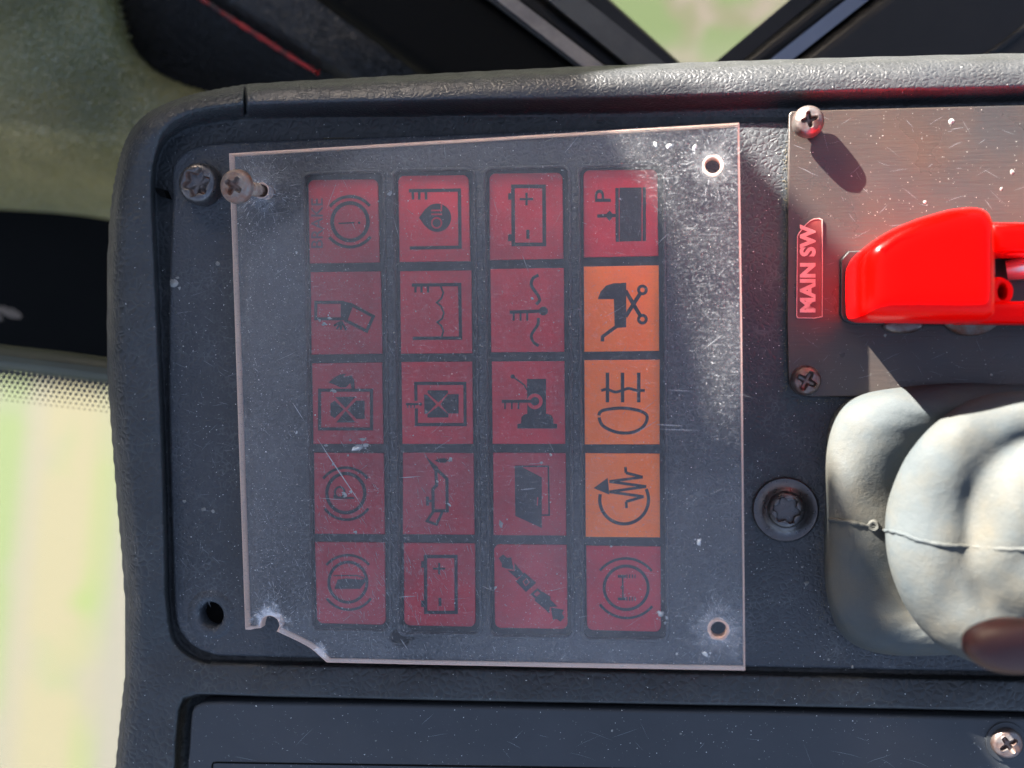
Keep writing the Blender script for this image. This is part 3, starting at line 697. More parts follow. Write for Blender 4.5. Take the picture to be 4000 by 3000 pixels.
def on_acr(x, y): return 505+(y-331)*.035 < x < 1595 and 318-(x-500)*.055 < y < 1425 and not (x < 710 and y > 1350)
fl = []
big = [(1446,315,7),(1500,318,6),(1417,312,6),(842,418,6),(775,968,9),(783,950,5),(790,962,6),(1426,1325,7),(1440,1334,4),(758,1063,4),(745,1068,6),(768,1150,4),(720,845,5),(705,962,3),(778,968,5),(973,992,5),
       (945,1040,3),(970,1090,4),(1082,1132,6),(1170,1000,4),(1190,982,3),(720,1002,3),(1524,1412,6),(1437,1345,3),(1462,1412,3),(1510,1170,7),(1070,1270,3),(1340,430,2.5),(690,692,4),(700,700,5),(712,688,4),(640,935,3),(640,545,3),(1150,645,3),(1320,1180,2.5)]
for x, y, r in big:
    fl.append(fleck(x, y, r, ZA1+.00006, 8, el=random.uniform(1, 1.6)))
    for _ in range(3): fl.append(fleck(x+random.gauss(0, r*1.3), y+random.gauss(0, r*1.3), r*random.uniform(.15, .4), ZA1+.00006, 5))
for _ in range(300):
    x, y = random.uniform(500, 1600), random.uniform(270, 1440)
    if on_acr(x, y): fl.append(fleck(x, y, random.choice((.7, .8, 1, 1.2, 1.7)), ZA1+.00005, 5))
d = link('dust_flecks', mesh_join(fl), M['fleck'], acr, smooth=0); d['kind'] = 'stuff'
scs = []
for _ in range(300):
    x, y = random.gauss(790, 130), random.gauss(1210, 110)
    if on_acr(x, y): scs.append(scratch(x, y, random.uniform(6, 22), R(random.gauss(68, 12)), ZA1+.00004, random.uniform(.4, 1.0)))
for _ in range(300):
    x, y = random.uniform(500, 1600), random.uniform(270, 1440)
    if on_acr(x, y): scs.append(scratch(x, y, random.expovariate(1/12.)+4, R(random.choice((-30, 20, 60, 75, 110, 150))+random.gauss(0, 14)), ZA1+.00004, random.uniform(.3, .8)))
for cx, cy, rr, k in ((1552, 1360, 85, 70), (1540, 358, 80, 60), (566, 412, 70, 60), (584, 1340, 60, 40)):
    for _ in range(k):
        a = random.uniform(0, 6.28); r0 = random.uniform(.3, 1)*rr; x, y = cx+r0*math.cos(a), cy+r0*math.sin(a)
        if on_acr(x, y): scs.append(scratch(x, y, random.uniform(6, 20), a+random.gauss(0, .3), ZA1+.00004, random.uniform(.5, 1.2)))
for (x, y, l, a, w) in ((686, 948, 190, 57, 2.0), (862, 1032, 48, -3, 1.6), (1418, 917, 60, 3, 1.6), (1440, 842, 60, 3, 1.2), (1425, 927, 90, 2, 1.3), (632, 870, 50, 57, 1.4), (1125, 1058, 33, -6, 1.8), (690, 1076, 60, 4, .9), (1128, 550, 40, 70, 1.2), (1365, 940, 70, -30, 1.1), (1140, 1003, 40, -5, .9), (860, 1290, 40, -4, 1.5), (726, 396, 60, 110, .9), (865, 1380, 30, 55, 2.2), (850, 470, 50, 75, 1), (1220, 330, 60, -50, 1)):
    scs.append(scratch(x, y, l, R(a), ZA1+.00007, w, .02))
d = link('scratches', mesh_join(scs), M['scr'], acr, smooth=0); d['kind'] = 'stuff'
fl = []
for x, y, r in ((376, 612, 9), (383, 600, 4), (371, 606, 5), (388, 622, 4), (470, 569, 5), (398, 1083, 4), (440, 1100, 5), (460, 1105, 4), (1742, 1260, 6), (1733, 1225, 3), (612, 742, 4), (1842, 1440, 4), (1790, 1425, 3)): fl.append(fleck(x, y, r, .0001, 8))
for _ in range(500):
    x, y = random.uniform(370, 2205), random.uniform(320, 1440)
    if (not on_acr(x, y)) and (x < 500 or (1612 < x < 1780) or (y > 1415)): fl.append(fleck(x, y, random.choice((.6, .8, 1, 1.4)), .00005, 5))
d = link('dust_flecks', mesh_join(fl), M['dust'], console, smooth=0); d['kind'] = 'stuff'

fl = [fleck(random.uniform(410, 2205), 1545+random.expovariate(1/35.), random.choice((.6, .8, 1.1)), .00085, 5) for _ in range(120)]
fl += [fleck(x, y, r, .00085, 6) for x, y, r in ((1322, 1578, 3), (1470, 1585, 3), (2105, 1605, 2.5), (812, 1600, 2.5), (1640, 1640, 2))]
d = link('dust_flecks', mesh_join(fl), M['dust'], console, smooth=0); d['kind'] = 'stuff'
scs = [scratch(random.uniform(420, 2200), random.uniform(1560, 1655), random.uniform(8, 70), R(random.choice((-35, 15, 40))+random.gauss(0, 12)), .00084, random.uniform(.3, .7)) for _ in range(30)]
scs += [scratch(random.uniform(368, 485), random.uniform(600, 1300), random.uniform(6, 40), R(random.gauss(20, 40)), .00005, random.uniform(.3, .7)) for _ in range(70)]
d = link('scratches', mesh_join(scs), M['scr_face'], console, smooth=0); d['kind'] = 'stuff'

fl = []
for _ in range(260):
    y = random.uniform(300, 850); fl.append(fleck(1700-abs(random.gauss(0, 5)), y, random.choice((.8, 1.1, 1.6, 2.2)), .0001, 5))
for _ in range(220):
    y = random.uniform(900, 1340); fl.append(fleck(1783-abs(random.gauss(0, 9)), y, random.choice((.7, 1, 1.4)), .0001, 5))
for _ in range(160):
    x = random.uniform(1720, 1860); fl.append(fleck(x, 862+abs(random.gauss(0, 7)), random.choice((.7, 1, 1.4)), .0001, 5))
d = link('packed_dust', mesh_join(fl), M['grit'], console, smooth=0); d['kind'] = 'stuff'

# ================================================================== loose rusty screw
rs = root('loose_screw', 'loose rusty cross head screw standing half out of the acrylic corner hole', 'screw', tuple(W(566, 412, ZA1)))
base = W(566, 412, .004); head = W(512, 403, .0150)
ax = (head-base).normalized(); q = ax.to_track_quat('Z', 'Y').to_matrix().to_4x4()
hm = phil_mesh(.0036, .0021, .00062, .0016, R(28), .0014)
hm.transform(Matrix.Translation(head) @ q)
ho = link('screw_head', hm, M['rust'], rs, smooth=50)
rg = []; Ls = (head-base).length+.004
nt_ = 15
for k in range(nt_*2+1):
    zz_ = -Ls+Ls*k/(nt_*2); rg.append((.00150 if k % 2 else .00108, zz_))
rg[-1] = (.0034, 0); rg.append((.0036, .0001)); rg = [(.0004, -Ls-.001)]+rg
sm_ = radial(rg, 32); sm_.transform(Matrix.Translation(head) @ q)
link('threaded_shank', sm_, M['thread'], rs, smooth=40)

# ================================================================== switch plate
C7 = lambda u, v: (1659+.2666*u, 193.6+.2666*v)
C8 = lambda u, v: (1659+.2666*u, 608+.2666*v)
ZP = .0018
sp = root('switch_plate', 'dull metal switch plate fixed with two cross head screws, right of the acrylic cover', 'plate', tuple(W(1950, 550, 0)))
slab('metal_plate', [[(1704, 247), (1710, 240), (1800, 237), (2000, 232), (2340, 224), (2340, 862), (1760, 857)]+spline([(1760, 857), (1728, 853), (1710, 840), (1703, 815)], 4)[1:]+[(1700, 700), (1701, 450)]], .0003, ZP, M['plate'], sp, bevel=.0003)
link('phillips_screw', put(phil_mesh(.0032, .0017, .00050, .0030, R(12), .0018, 1), 1745, 264, ZP+.0030), M['steel'], sp, 'upper cross head screw, sunlit with a long shadow', smooth=50)
link('phillips_screw', put(phil_mesh(.0031, .0021, .00060, .0026, R(-28), .0018), 1740, 822, ZP), M['steel'], sp, 'lower cross head screw in the shade, with grime in its cross', smooth=50)
fl = []
for _ in range(260):
    x, y = random.uniform(1708, 2208), random.uniform(245, 850)
    fl.append(fleck(x, y, random.choice((.5, .6, .8, .8, 1.1, 1.6)), ZP+.00004, 5))
for x, y, r in ((2055, 262, 7), (2186, 372, 6), (2163, 408, 5), (1998, 436, 4), (2141, 810, 4), (1912, 724, 4)): fl.append(fleck(x, y, r, ZP+.00004, 7))
d = link('dust_flecks', mesh_join(fl), M['dust'], sp, smooth=0); d['kind'] = 'stuff'
scs = [scratch(random.uniform(1710, 2200), random.uniform(245, 850), random.uniform(8, 50), R(random.choice((-40, -20, 20, 60))+random.gauss(0, 10)), ZP+.00003, random.uniform(.3, .7)) for _ in range(110)]
d = link('scratches', mesh_join(scs), M['scr_face'], sp, smooth=0); d['kind'] = 'stuff'
# name tape
tp = root('name_tape', 'red embossed name tape reading MAIN SW with a torn top corner', 'label', tuple(W(1750, 580, ZP)))
TL = [(1722, 509), (1726, 502), (1734, 492), (1741, 484), (1750, 476), (1759, 472), (1770, 471), (1777, 474), (1777.5, 560), (1777, 685), (1760, 688), (1723, 687.5), (1720, 684), (1721, 600)]
slab('tape', [TL], ZP, ZP+.00035, M['tape'], tp, bevel=.0001, res=2)
cx_, cy_ = 1749, 585
TI = [(cx_+(x-cx_)*.94, cy_+(y-cy_)*.983) for x, y in TL]
slab('tape_border', [TL, TI], ZP+.0003, ZP+.00052, M['letter'], tp, bevel=.00004, res=1)
tm = text_mesh('MAIN SW', bold=.045, extrude=.0002, bevel=0, space=1.02)
link('lettering', place_text(tm, lambda a, b: (a, b), 1727.5, 1762, 675, 485, ZP+.00045), M['letter'], tp, smooth=30)

# ================================================================== red switch guard
gd = root('switch_guard', 'glossy red plastic safety guard closed over the main switch', 'switch guard', tuple(W(2000, 600, ZP)))
ZG = .0210
G = [(1819, 640), (1818, 590), (1820, 560), (1828, 545), (1846, 530)] + spline([(1846, 530), (1875, 511), (1910, 493), (1955, 476), (2000, 463), (2040, 453), (2075, 449), (2100, 448), (2122, 452), (2136, 461), (2145, 474), (2150, 486)], 3)[1:] + \
    [(2152, 520), (2152, 560), (2152, 600), (2152, 660)] + spline([(2152, 672), (2149, 692), (2132, 699)], 3) + [(2060, 699), (1950, 697)] + spline([(1850, 696), (1828, 690), (1820, 672)], 3)
def gloop(x0, x1, y0, y1, z, r=0):
    out = []
    for x, y in G:
        u = (x-1818)/334; v = (y-448)/251
        w = W(x0+(x1-x0)*u, y0+(y1-y0)*v, z); out.append((w.x, w.y, z))
    return out
GL = [gloop(1828, 2078, 496, 699, .0030), gloop(1826, 2082, 492, 700, .0034), gloop(1830, 2102, 476, 700, .0125), gloop(1838, 2126, 463, 699, .0215), gloop(1848, 2142, 454, 694, .0270),
      gloop(1858, 2148, 450, 688, .0296), gloop(1872, 2147, 452, 678, .0314), gloop(1892, 2140, 460, 664, .0325), gloop(1915, 2128, 474, 648, .0329), gloop(1950, 2108, 500, 625, .0330)]
vs, fs = [], []; n = len(G)
for l in GL: vs += l
for kk in range(len(GL)-1):
    for i in range(n): fs.append((kk*n+i, (kk+1)*n+i, (kk+1)*n+(i+1) % n, kk*n+(i+1) % n))
fs.append(tuple((len(GL)-1)*n+i for i in range(n)))
me = bpy.data.meshes.new('hood'); me.from_pydata(vs, [], fs); me.update()
bmh = bmesh.new(); bmh.from_mesh(me); bmesh.ops.recalc_face_normals(bmh, faces=bmh.faces[:]); bmh.to_mesh(me); bmh.free()
link('hood', me, M['guard'], gd, smooth=50)
# ridge where the raised lip meets the hood
rp = [W(x, y, .0325) for x, y in spline([(1905, 545), (1940, 520), (1980, 508), (2030, 500), (2085, 500), (2118, 506)], 4)]
link('ridge', tube(rp, .0009, 10, .5), M['guard'], gd, smooth=180)
slab('arm', [[(2140, 479), (2340, 481), (2340, 550), (2150, 545)]], ZP+.002, ZG-.0025, M['guard'], gd, bevel=.002, res=5, smooth=60)
slab('arm', [[(2100, 650), (2340, 650), (2340, 700), (2100, 698)]], ZP+.002, ZG-.002, M['guard'], gd, bevel=.0016, res=5, smooth=60)
slab('hinge_lug', [circ(2160, 630, 27, 32), circ(2168, 630, 11, 17)], ZP+.003, ZG-.004, M['guard'], gd, bevel=.0008, res=4, smooth=60)
slab('base_frame', [[(1816, 562), (1834, 542), (2240, 530), (2240, 704), (1842, 700), (1822, 692), (1815, 680)]], ZP, ZP+.0012, M['black'], gd, bevel=.0003)
lv = tube([W(2300, 560, .009), W(2235, 575, .008), W(2175, 585, .0065)], [.0026, .0026, .0020], 20)
link('toggle_lever', lv, mat('bright_chromed_metal', (.75, .74, .72), .3, metal=.8, mottled=.5, mcol=(.4, .38, .36), mscale=200), gd, smooth=60)
rv = radial([(.0014, .0008), (.0022, .0006), (.0026, 0), (.0026, -.001)], 32); rv.transform(Matrix.Translation(W(1951, 704, ZP+.0012)) @ Matrix.Diagonal((1.5, .6, 1, 1)))
link('rivet', rv, M['steel'], gd, smooth=60)
nu = radial([(.004, .0010), (.0062, .0009), (.0066, .0004), (.0066, -.0008)], 6*8); nu.transform(Matrix.Translation(W(2098, 655, ZP+.0012)))
link('mounting_nut', nu, M['rust'], gd, smooth=50)

# ================================================================== rubber boot
bt = root('rubber_boot', 'aged grey rubber bellows boot of a lever at the right edge, half in sun', 'boot', tuple(W(2150, 1130, 0)))
def sup(cx, cy, rx, ry, e, z, n=240, dx=0):
    out = []
    for k in range(n):
        a = 2*math.pi*k/n; c, s_ = math.cos(a), math.sin(a)
        x = cx+rx*math.copysign(abs(c)**(2/e), c); y = cy-ry*math.copysign(abs(s_)**(2/e), s_)
        w = W(x, y, z); out.append((w.x, w.y, z))
    return out
LP = [sup(2210, 1124, 428, 294, 5.5, 0), sup(2210, 1124, 428, 294, 5.5, .003), sup(2210, 1124, 426, 292, 5.0, .0075), sup(2210, 1124, 419, 286, 4.6, .0098),
      sup(2214, 1124, 400, 272, 4.2, .0116), sup(2220, 1124, 372, 254, 3.8, .0128), sup(2226, 1126, 340, 240, 3.4, .0127), sup(2234, 1128, 316, 232, 3.0, .0115), sup(2240, 1130, 292, 222, 2.7, .0098), sup(2243, 1132, 276, 214, 2.5, .0086),
      sup(2246, 1134, 268, 214, 2.4, .0080), sup(2244, 1138, 276, 240, 2.3, .0086), sup(2240, 1144, 305, 280, 2.2, .0110), sup(2236, 1148, 320, 300, 2.2, .0150), sup(2236, 1149, 322, 305, 2.2, .0182), sup(2240, 1150, 314, 302, 2.15, .0208),
      sup(2248, 1150, 294, 290, 2.1, .0230), sup(2256, 1151, 268, 272, 2.1, .0244), sup(2264, 1152, 238, 250, 2.1, .0250), sup(2270, 1152, 212, 230, 2.1, .0248), sup(2274, 1152, 196, 218, 2.1, .0240),
      sup(2280, 1152, 184, 208, 2.1, .0239), sup(2288, 1152, 166, 194, 2.1, .0250), sup(2296, 1152, 140, 170, 2.1, .0275), sup(2300, 1152, 108, 136, 2.1, .0292), sup(2300, 1152, 70, 90, 2, .0300)]
vs, fs = [], []
n = 240
for l in LP: vs += l
for k in range(len(LP)-1):
    for i in range(n): fs.append((k*n+i, k*n+(i+1) % n, (k+1)*n+(i+1) % n, (k+1)*n+i))
fs.append(tuple((len(LP)-1)*n+i for i in range(n)))
# soften and sag the rubber a little
from mathutils import noise as mn
vs = [(x+.0003*math.sin(y*240+z*300), y+.0003*math.sin(x*210+1), z+(.0004*math.sin(x*160+y*120)+.0016*mn.noise(Vector((x*70, y*55, z*60)))+.0007*mn.noise(Vector((x*240, y*110, 3.1))) if z > .003 else 0)) for x, y, z in vs]
me = bpy.data.meshes.new('boot'); me.from_pydata(vs, [], fs); me.update()
def crease(x, y, z, ax_, ay_, bx_, by_, wd, hh):
    a_ = W(ax_, ay_, .022); b_ = W(bx_, by_, .022); d_ = (b_-a_); n_ = Vector((-d_.y, d_.x)).normalized(); L2 = d_.xy.length
    r_ = Vector((x-a_.x, y-a_.y)); t_ = r_.dot(d_.xy)/L2/L2; k_ = r_.dot(n_)
    return hh*math.exp(-(k_/wd)**2)*math.exp(-((t_-.5)/.45)**4)
for v in me.vertices:
    if v.co.z > .016:
        x, y, z = v.co
        v.co.z += crease(x, y, z, 2092, 885, 2048, 1130, .0026, .0007)-crease(x, y, z, 2118, 900, 2078, 1180, .0028, .0006)+crease(x, y, z, 2150, 960, 2110, 1250, .0030, .0006)-crease(x, y, z, 2010, 1180, 2080, 1340, .003, .0005)
bo = link('bellows', me, M['boot'], bt, smooth=180)
sub = bo.modifiers.new('sub', 'SUBSURF'); sub.levels = 2; sub.render_levels = 2
bvh = BVHTree.FromPolygons([Vector(v) for v in vs], fs)
def drop(px, py, off=0.0):
    d_ = (W(px, py, 0)-cam_loc).normalized(); h, nn, _, _ = bvh.ray_cast(cam_loc, d_)
    return (h+Vector((0, 0, off))) if h else None
sp_ = []
for x, y in spline([(1790, 1122), (1830, 1126), (1862, 1134), (1884, 1137), (1915, 1146), (1945, 1152), (1985, 1166), (2030, 1176), (2080, 1180), (2130, 1183), (2170, 1186), (2240, 1186)], 6):
    h = drop(x, y+random.uniform(-1, 1)); 
    if h: sp_.append(h+Vector((0, 0, .00005)))
link('mould_seam', tube(sp_, [.00038+random.uniform(-.0001, .00012) for _ in sp_], 8, .8), M['boot'], bt, smooth=180)
h = drop(1886, 1136)
link('mould_nub', (lambda m_: (m_.transform(Matrix.Translation(h)), m_)[1])(radial([(.0004, .0001), (.0005, .0005), (.0009, .0006), (.0012, .0001), (.0013, -.0006)], 24)), M['boot'], bt, smooth=60)
kb = root('dark_knob', 'blurred dark red glossy knob over the lower right of the boot', 'knob', tuple(W(2190, 1400, .02)))
km = radial([(.004, .0035), (.0068, .0030), (.0088, .0018), (.0096, 0), (.0092, -.0016), (.0075, -.003), (.004, -.004)], 48)
km.transform(Matrix.Translation(W(2190, 1395, .048)) @ Matrix.Rotation(R(20), 4, 'X') @ Matrix.Diagonal((.85, .48, 1, 1)))
link('cap', km, M['knob'], kb, smooth=60)

# ================================================================== cab trim behind the console (left and top)
def sheet(name, f, x0, x1, y0, y1, st, m, parent=None, keep=None):
    xs_ = np.arange(x0, x1+st, st); ys_ = np.arange(y0, y1+st, st); X_, Y_ = np.meshgrid(xs_, ys_)
    Z_ = f(X_, Y_); V_ = Wn(X_, Y_, Z_); ny, nx = X_.shape
    ii = np.arange(nx*ny).reshape(ny, nx); F_ = np.stack([ii[:-1, :-1], ii[1:, :-1], ii[1:, 1:], ii[:-1, 1:]], -1).reshape(-1, 4)
    if keep is not None:
        k_ = keep(X_, Y_)[:-1, :-1].reshape(-1); F_ = F_[k_]
    me_ = bpy.data.meshes.new(name); me_.from_pydata(V_.reshape(-1, 3).tolist(), [], F_.tolist()); me_.update()
    ob = link(name, me_, m, parent, smooth=180)
    sl_ = ob.modifiers.new('thick', 'SOLIDIFY'); sl_.thickness = .003; sl_.offset = -1
    return ob
trim = root('door_trim', 'pebbled vinyl cab trim, reflected greenery coloured olive at the left, black towards the console', 'trim', tuple(W(150, 300, -.07)))
EDGE = spline([(225, -120), (252, 0), (268, 60), (295, 115), (345, 160), (420, 190), (520, 215), (700, 235)], 4)
def edge_d(X_, Y_):
    return sdf(X_, Y_, EDGE+[(700, 900), (-400, 900), (-400, -120)])
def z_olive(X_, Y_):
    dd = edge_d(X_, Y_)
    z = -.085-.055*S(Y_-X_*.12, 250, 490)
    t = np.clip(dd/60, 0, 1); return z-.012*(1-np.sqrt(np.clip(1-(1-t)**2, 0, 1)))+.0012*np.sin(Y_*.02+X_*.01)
sheet('padded_panel', z_olive, -260, 620, -120, 520, 4, M['vinyl_olive_sheen'], trim, lambda a, b: (edge_d(a, b) > -2) & (b-a*.12 < 470))
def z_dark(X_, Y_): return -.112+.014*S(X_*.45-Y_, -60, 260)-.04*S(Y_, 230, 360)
sheet('dark_panel', z_dark, 150, 1300, -160, 420, 8, M['vinyl_black'], trim)
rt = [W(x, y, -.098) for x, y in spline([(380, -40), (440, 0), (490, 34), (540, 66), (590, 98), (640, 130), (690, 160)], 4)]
link('red_glint_line', tube([p_+Vector((0, 0, .0008)) for p_ in rt], [.0009*(.55+.45*math.sin(k_*1.9)**2) for k_ in range(20)]+[.0007, .0006, .0005, .0004]*2, 10), M['red_glint'], trim, 'thin broken red strip standing for a red reflection on the trim', smooth=180)
def z_grey(X_, Y_): return -.052-.0001*(Y_+100)*.15
sheet('grey_panel', lambda a, b: np.full(a.shape, -.094)-.006*S(b-(a-440)*.62, -40, 0), 400, 1300, -200, 260, 6, M['vinyl_grey'], trim, lambda a, b: (b-(a-440)*.63) < -12)
lin = root('lower_trim_shade', 'black sheet coloured as the shaded trim below the olive sheen at the left edge', 'lining', tuple(W(100, 600, -.09)))
sheet('shade_panel', lambda a, b: -.136-.004*S(b, 470, 760), -260, 620, 380, 800, 8, M['lining'], lin)  # shade of the rolled-off trim painted as a separate black sheet
slab('edge_bar', [[(-200, 716), (0, 745), (120, 758), (300, 783), (520, 810), (520, 850), (300, 838), (240, 830), (120, 816), (0, 800), (-200, 780)]], -.034, -.028, M['olive_bar'], lin, bevel=.004, res=4, smooth=60)
fl = [fleck(18, 676, 17, -.122, 9, 0.25, 2.2), fleck(-6, 668, 14, -.122, 8, 0.1, 1.8), fleck(-12, 684, 14, -.122, 8, .4, 1.8)]
fo = link('torn_foam', mesh_join(fl), mat('torn_foam', (.12, .09, .065), .9), lin, 'pale torn fleck at the left edge', smooth=0)

# windscreen pane with a dotted border
ws = root('side_window', 'window pane with a dotted border, bright ground beyond, at the lower left edge', 'window', tuple(W(0, 1200, -.12)))
ZW = -.036
slab('pane', [[(-400, 780), (700, 830), (700, 2000), (-400, 2000)]], ZW-.004, ZW, M['glass'], ws)
dots = []
for r_ in range(7):
    for k in range(44):
        x = -130+k*12+(r_ % 2)*6; y = 803+r_*10+(x)*.115
        if x > 330: continue
        rad = 5.4*(1-r_/8.5); c = W(x, y, ZW+.0003); s_ = rad*1e-4*1.45; v = [(c.x+s_*math.cos(a_), c.y+s_*math.sin(a_), c.z) for a_ in np.linspace(0, 5.236, 6)]
        v += [(a_, b_, c_-.00015) for a_, b_, c_ in v]
        dots.append((v, [tuple(range(6))]+[(i, i+6, (i+1) % 6+6, (i+1) % 6) for i in range(6)]))
d = link('dotted_border', mesh_join(dots), M['frame_grey'], ws, smooth=0); d['kind'] = 'stuff'

# ================================================================== window frames above the console
def beam(parent, name, pts, z0, z1, m, bevel=.002, label=None):
    return slab(name, [pts], z0, z1, M[m], parent, bevel=bevel, label=label, smooth=50, res=4)
lf = root('left_window_frame', 'dark layered window frame slanting down from the left to the gap above the console', 'window frame', tuple(W(1150, 60, -.09)))
def band(x0, x1, y0=-80, y1=260, s=.0):
    """slanted band: x0,x1 at y=0; slope dx/dy"""
    return lambda k: [(x0+k*y0, y0), (x1+k*y0, y0), (x1+k*y1, y1), (x0+k*y1, y1)]
k = 1.38
beam(lf, 'inner_trim', band(700, 1062)(k), -.085, -.062, 'lining', .004)
beam(lf, 'dusty_seal', band(1060, 1084)(1.32), -.080, -.060, 'frame_grey', .002)
beam(lf, 'pale_seal', band(1086, 1106)(1.30), -.082, -.0585, 'frame_pale', .0025)
beam(lf, 'dark_channel', band(1104, 1192)(1.27), -.100, -.070, 'black_metal', .003)
beam(lf, 'grey_lip', band(1188, 1262)(1.24), -.100, -.064, 'frame_grey', .006)
beam(lf, 'outer_frame', band(1252, 1330)(1.11), -.105, -.076, 'black_metal', .005)
rf = root('right_window_frame', 'dark window frame with a satin strip slanting up to the right above the console', 'window frame', tuple(W(1800, 60, -.09)))
k = -1.20
beam(rf, 'outer_frame', band(1700, 1766)(k), -.105, -.078, 'black_metal', .005)
beam(rf, 'mid_channel', band(1762, 1838)(-1.25), -.100, -.074, 'black_metal', .003)
beam(rf, 'satin_strip', band(1836, 1866)(-1.27), -.100, -.066, 'frame_blue', .003)
beam(rf, 'thin_groove', band(1866, 1880)(-1.28), -.100, -.070, 'lining', .001)
beam(rf, 'inner_panel', [(1985, -80), (2500, -80), (2500, 260), (1550, 260)], -.095, -.064, 'black_metal', .004, 'wide black inner panel with a stitched seam at the right')
sm2 = [W(x, y, -.0635) for x, y in ((2300, -5), (2212, 62), (2170, 95), (2105, 140), (2060, 175))]
link('stitched_seam', tube(sm2, .0009, 8, .25), M['black_metal'], rf, smooth=180)

# ================================================================== cab wall out of frame, added, its opening cut to shape sun and shadow
lit = [(1225, 60, .004), (1240, 150, .0032), (1264, 200, .002), (1300, 290, 0), (1598, 310, 0), (1705, 428, 0), (1822, 548, .0018), (1840, 560, .0018), (1604, 256, zt(1604)), (1308, 268, zt(1308)), (1345, 340, zt(1345)), (1440, 480, zt(1440)), (1478, 700, zt(1478)), (1525, 900, zt(1525)), (1575, 1000, zt(1575)),
       (1772, 975, .0115), (1832, 1085, .0128), (1890, 1205, .0124), (1950, 1320, .012), (2020, 1460, .005), (2420, 2000, 0), (5200, 2000, 0), (5200, -2400, 0), (1225, -2400, 0)]
sh = Vector((sun_dir.x, sun_dir.y, 0)).normalized(); lat = Vector((-sh.y, sh.x, 0)); DW = .50
def on_blocker(px, py, pz):
    g = W(px, py, pz) if py > -200 else W(px, -200, 0)+Vector((0, (-200-py)*1e-4, 0))
    t = (DW-g.dot(sh))/sun_dir.dot(sh); p_ = g+sun_dir*t
    return (p_.dot(lat), p_.z)
op = [on_blocker(*p_) for p_ in lit]
u0, u1 = min(a for a, b in op), max(a for a, b in op)
blocker_loops = [[(-.75, -.25), (.75, -.25), (.75, .85), (-.75, .85)], op]
cw = bpy.data.curves.new('w', 'CURVE'); cw.dimensions = '2D'; cw.fill_mode = 'BOTH'; cw.extrude = .004
for lp in blocker_loops:
    s_ = cw.splines.new('POLY'); s_.points.add(len(lp)-1); s_.use_cyclic_u = True
    for i, p_ in enumerate(lp): s_.points[i].co = (p_[0], p_[1], 0, 1)
oc = bpy.data.objects.new('w', cw); C.objects.link(oc); dg = bpy.context.evaluated_depsgraph_get(); dg.update()
wm = bpy.data.meshes.new_from_object(oc.evaluated_get(dg)); bpy.data.objects.remove(oc)
mt = Matrix.Identity(4)
for i in range(3): mt[i][0] = lat[i]; mt[i][1] = (0, 0, 1)[i]; mt[i][2] = sh[i]; mt[i][3] = (sh*DW)[i]
wm.transform(mt)
blocker = link('sun_blocker', wm, M['vinyl_grey'], smooth=0)
blocker['label'] = 'added unseen wall with a window opening, beyond the upper left of the picture'; blocker['category'] = 'cab wall'

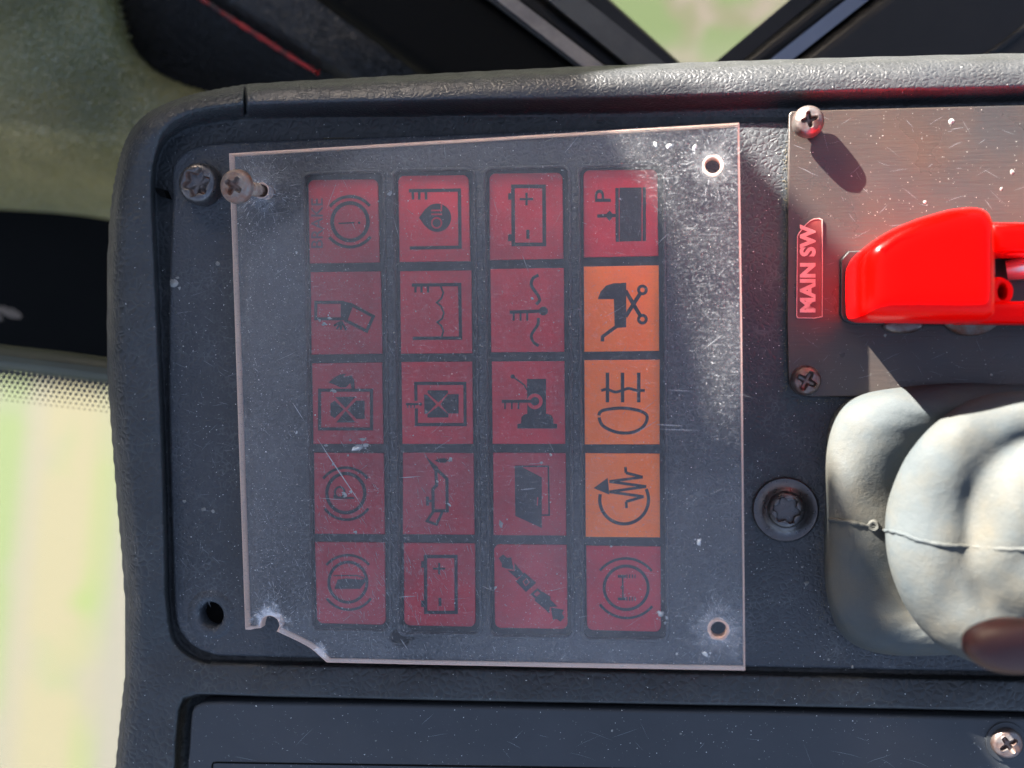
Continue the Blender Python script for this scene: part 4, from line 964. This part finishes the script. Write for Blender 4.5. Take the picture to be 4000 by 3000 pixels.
# ================================================================== ground outside
def ground_mat():
    m = bpy.data.materials.new('dry_straw_and_grass'); m.use_nodes = True; t = m.node_tree; N = t.nodes; L = t.links; p = N['Principled BSDF']
    p.inputs['Roughness'].default_value = .95; tc = N.new('ShaderNodeTexCoord')
    def noise(s, lo, hi, vec=None, d=4):
        n_ = N.new('ShaderNodeTexNoise'); n_.inputs['Scale'].default_value = s; n_.inputs['Detail'].default_value = d
        L.new(vec or tc.outputs['Object'], n_.inputs['Vector']); r = N.new('ShaderNodeMapRange'); r.inputs[1].default_value = lo; r.inputs[2].default_value = hi
        L.new(n_.outputs['Fac'], r.inputs[0]); return r.outputs[0]
    mp = N.new('ShaderNodeMapping'); mp.inputs['Rotation'].default_value = (0, 0, R(6)); mp.inputs['Scale'].default_value = (9, 1.2, 1); mp.inputs['Location'].default_value = (1.1, .4, 0); L.new(tc.outputs['Object'], mp.inputs[0])
    def mix(f, a, b):
        x = N.new('ShaderNodeMix'); x.data_type = 'RGBA'; L.new(f, x.inputs[0])
        for i, c in ((6, a), (7, b)):
            if isinstance(c, tuple): x.inputs[i].default_value = (*c, 1)
            else: L.new(c, x.inputs[i])
        return x.outputs[2]
    a = mix(noise(1, .35, .65, mp.outputs[0]), (.064, .063, .053), (.061, .057, .042))
    b = mix(noise(30, .4, .6), a, (.064, .061, .049))
    c = mix(noise(1.0, .56, .66, mp.outputs[0], 2), b, (.056, .060, .036))
    sep = N.new('ShaderNodeSeparateXYZ'); L.new(tc.outputs['Object'], sep.inputs[0])
    # a grassy verge beyond the front of the machine
    r = N.new('ShaderNodeMapRange'); r.inputs[1].default_value = .25; r.inputs[2].default_value = .45; L.new(sep.outputs['Y'], r.inputs[0])
    g = mix(noise(10, .46, .54), (.020, .034, .006), mix(noise(22, .42, .56), (.045, .038, .028), (.028, .030, .012)))
    def stripe(pt0, pt1, w, nsc):
        ax_, ay_, bx_, by_ = pt0[0], pt0[1], pt1[0], pt1[1]
        k_ = (bx_-ax_)/(by_-ay_)
        m1 = N.new('ShaderNodeMath'); m1.operation = 'MULTIPLY_ADD'; m1.inputs[1].default_value = -k_; m1.inputs[2].default_value = -(ax_-k_*ay_); L.new(sep.outputs['Y'], m1.inputs[0])
        m2 = N.new('ShaderNodeMath'); m2.operation = 'ADD'; L.new(m1.outputs[0], m2.inputs[0]); L.new(sep.outputs['X'], m2.inputs[1])
        m3 = N.new('ShaderNodeMath'); m3.operation = 'ABSOLUTE'; L.new(m2.outputs[0], m3.inputs[0])
        r_ = N.new('ShaderNodeMapRange'); r_.inputs[1].default_value = w; r_.inputs[2].default_value = w*.3; L.new(m3.outputs[0], r_.inputs[0])
        m4 = N.new('ShaderNodeMath'); m4.operation = 'MULTIPLY'; L.new(r_.outputs[0], m4.inputs[0]); L.new(noise(nsc, .28, .46), m4.inputs[1]); return m4.outputs[0]
    GZ = -1.3
    c = mix(stripe(W(195, 900, GZ), W(130, 1640, GZ), .07, 3), c, (.045, .075, .010))
    c = mix(stripe(W(30, 800, GZ), W(-10, 1200, GZ), .05, 6), c, (.05, .068, .022))
    c = mix(stripe(W(160, 900, GZ), W(95, 1640, GZ), .09, 5), c, (.075, .068, .038))
    dd = mix(r.outputs[0], c, g); L.new(dd, p.inputs['Base Color']); return m
bm = bmesh.new(); s_ = 150
for x, y in ((-s_, -s_), (s_, -s_), (s_, s_), (-s_, s_)): bm.verts.new((x, y, -1.3))
bm.faces.new(bm.verts); gm = bpy.data.meshes.new('ground'); bm.to_mesh(gm); bm.free()
g = link('ground', gm, ground_mat(), smooth=0); g['kind'] = 'structure'
bpy.context.view_layer.update()
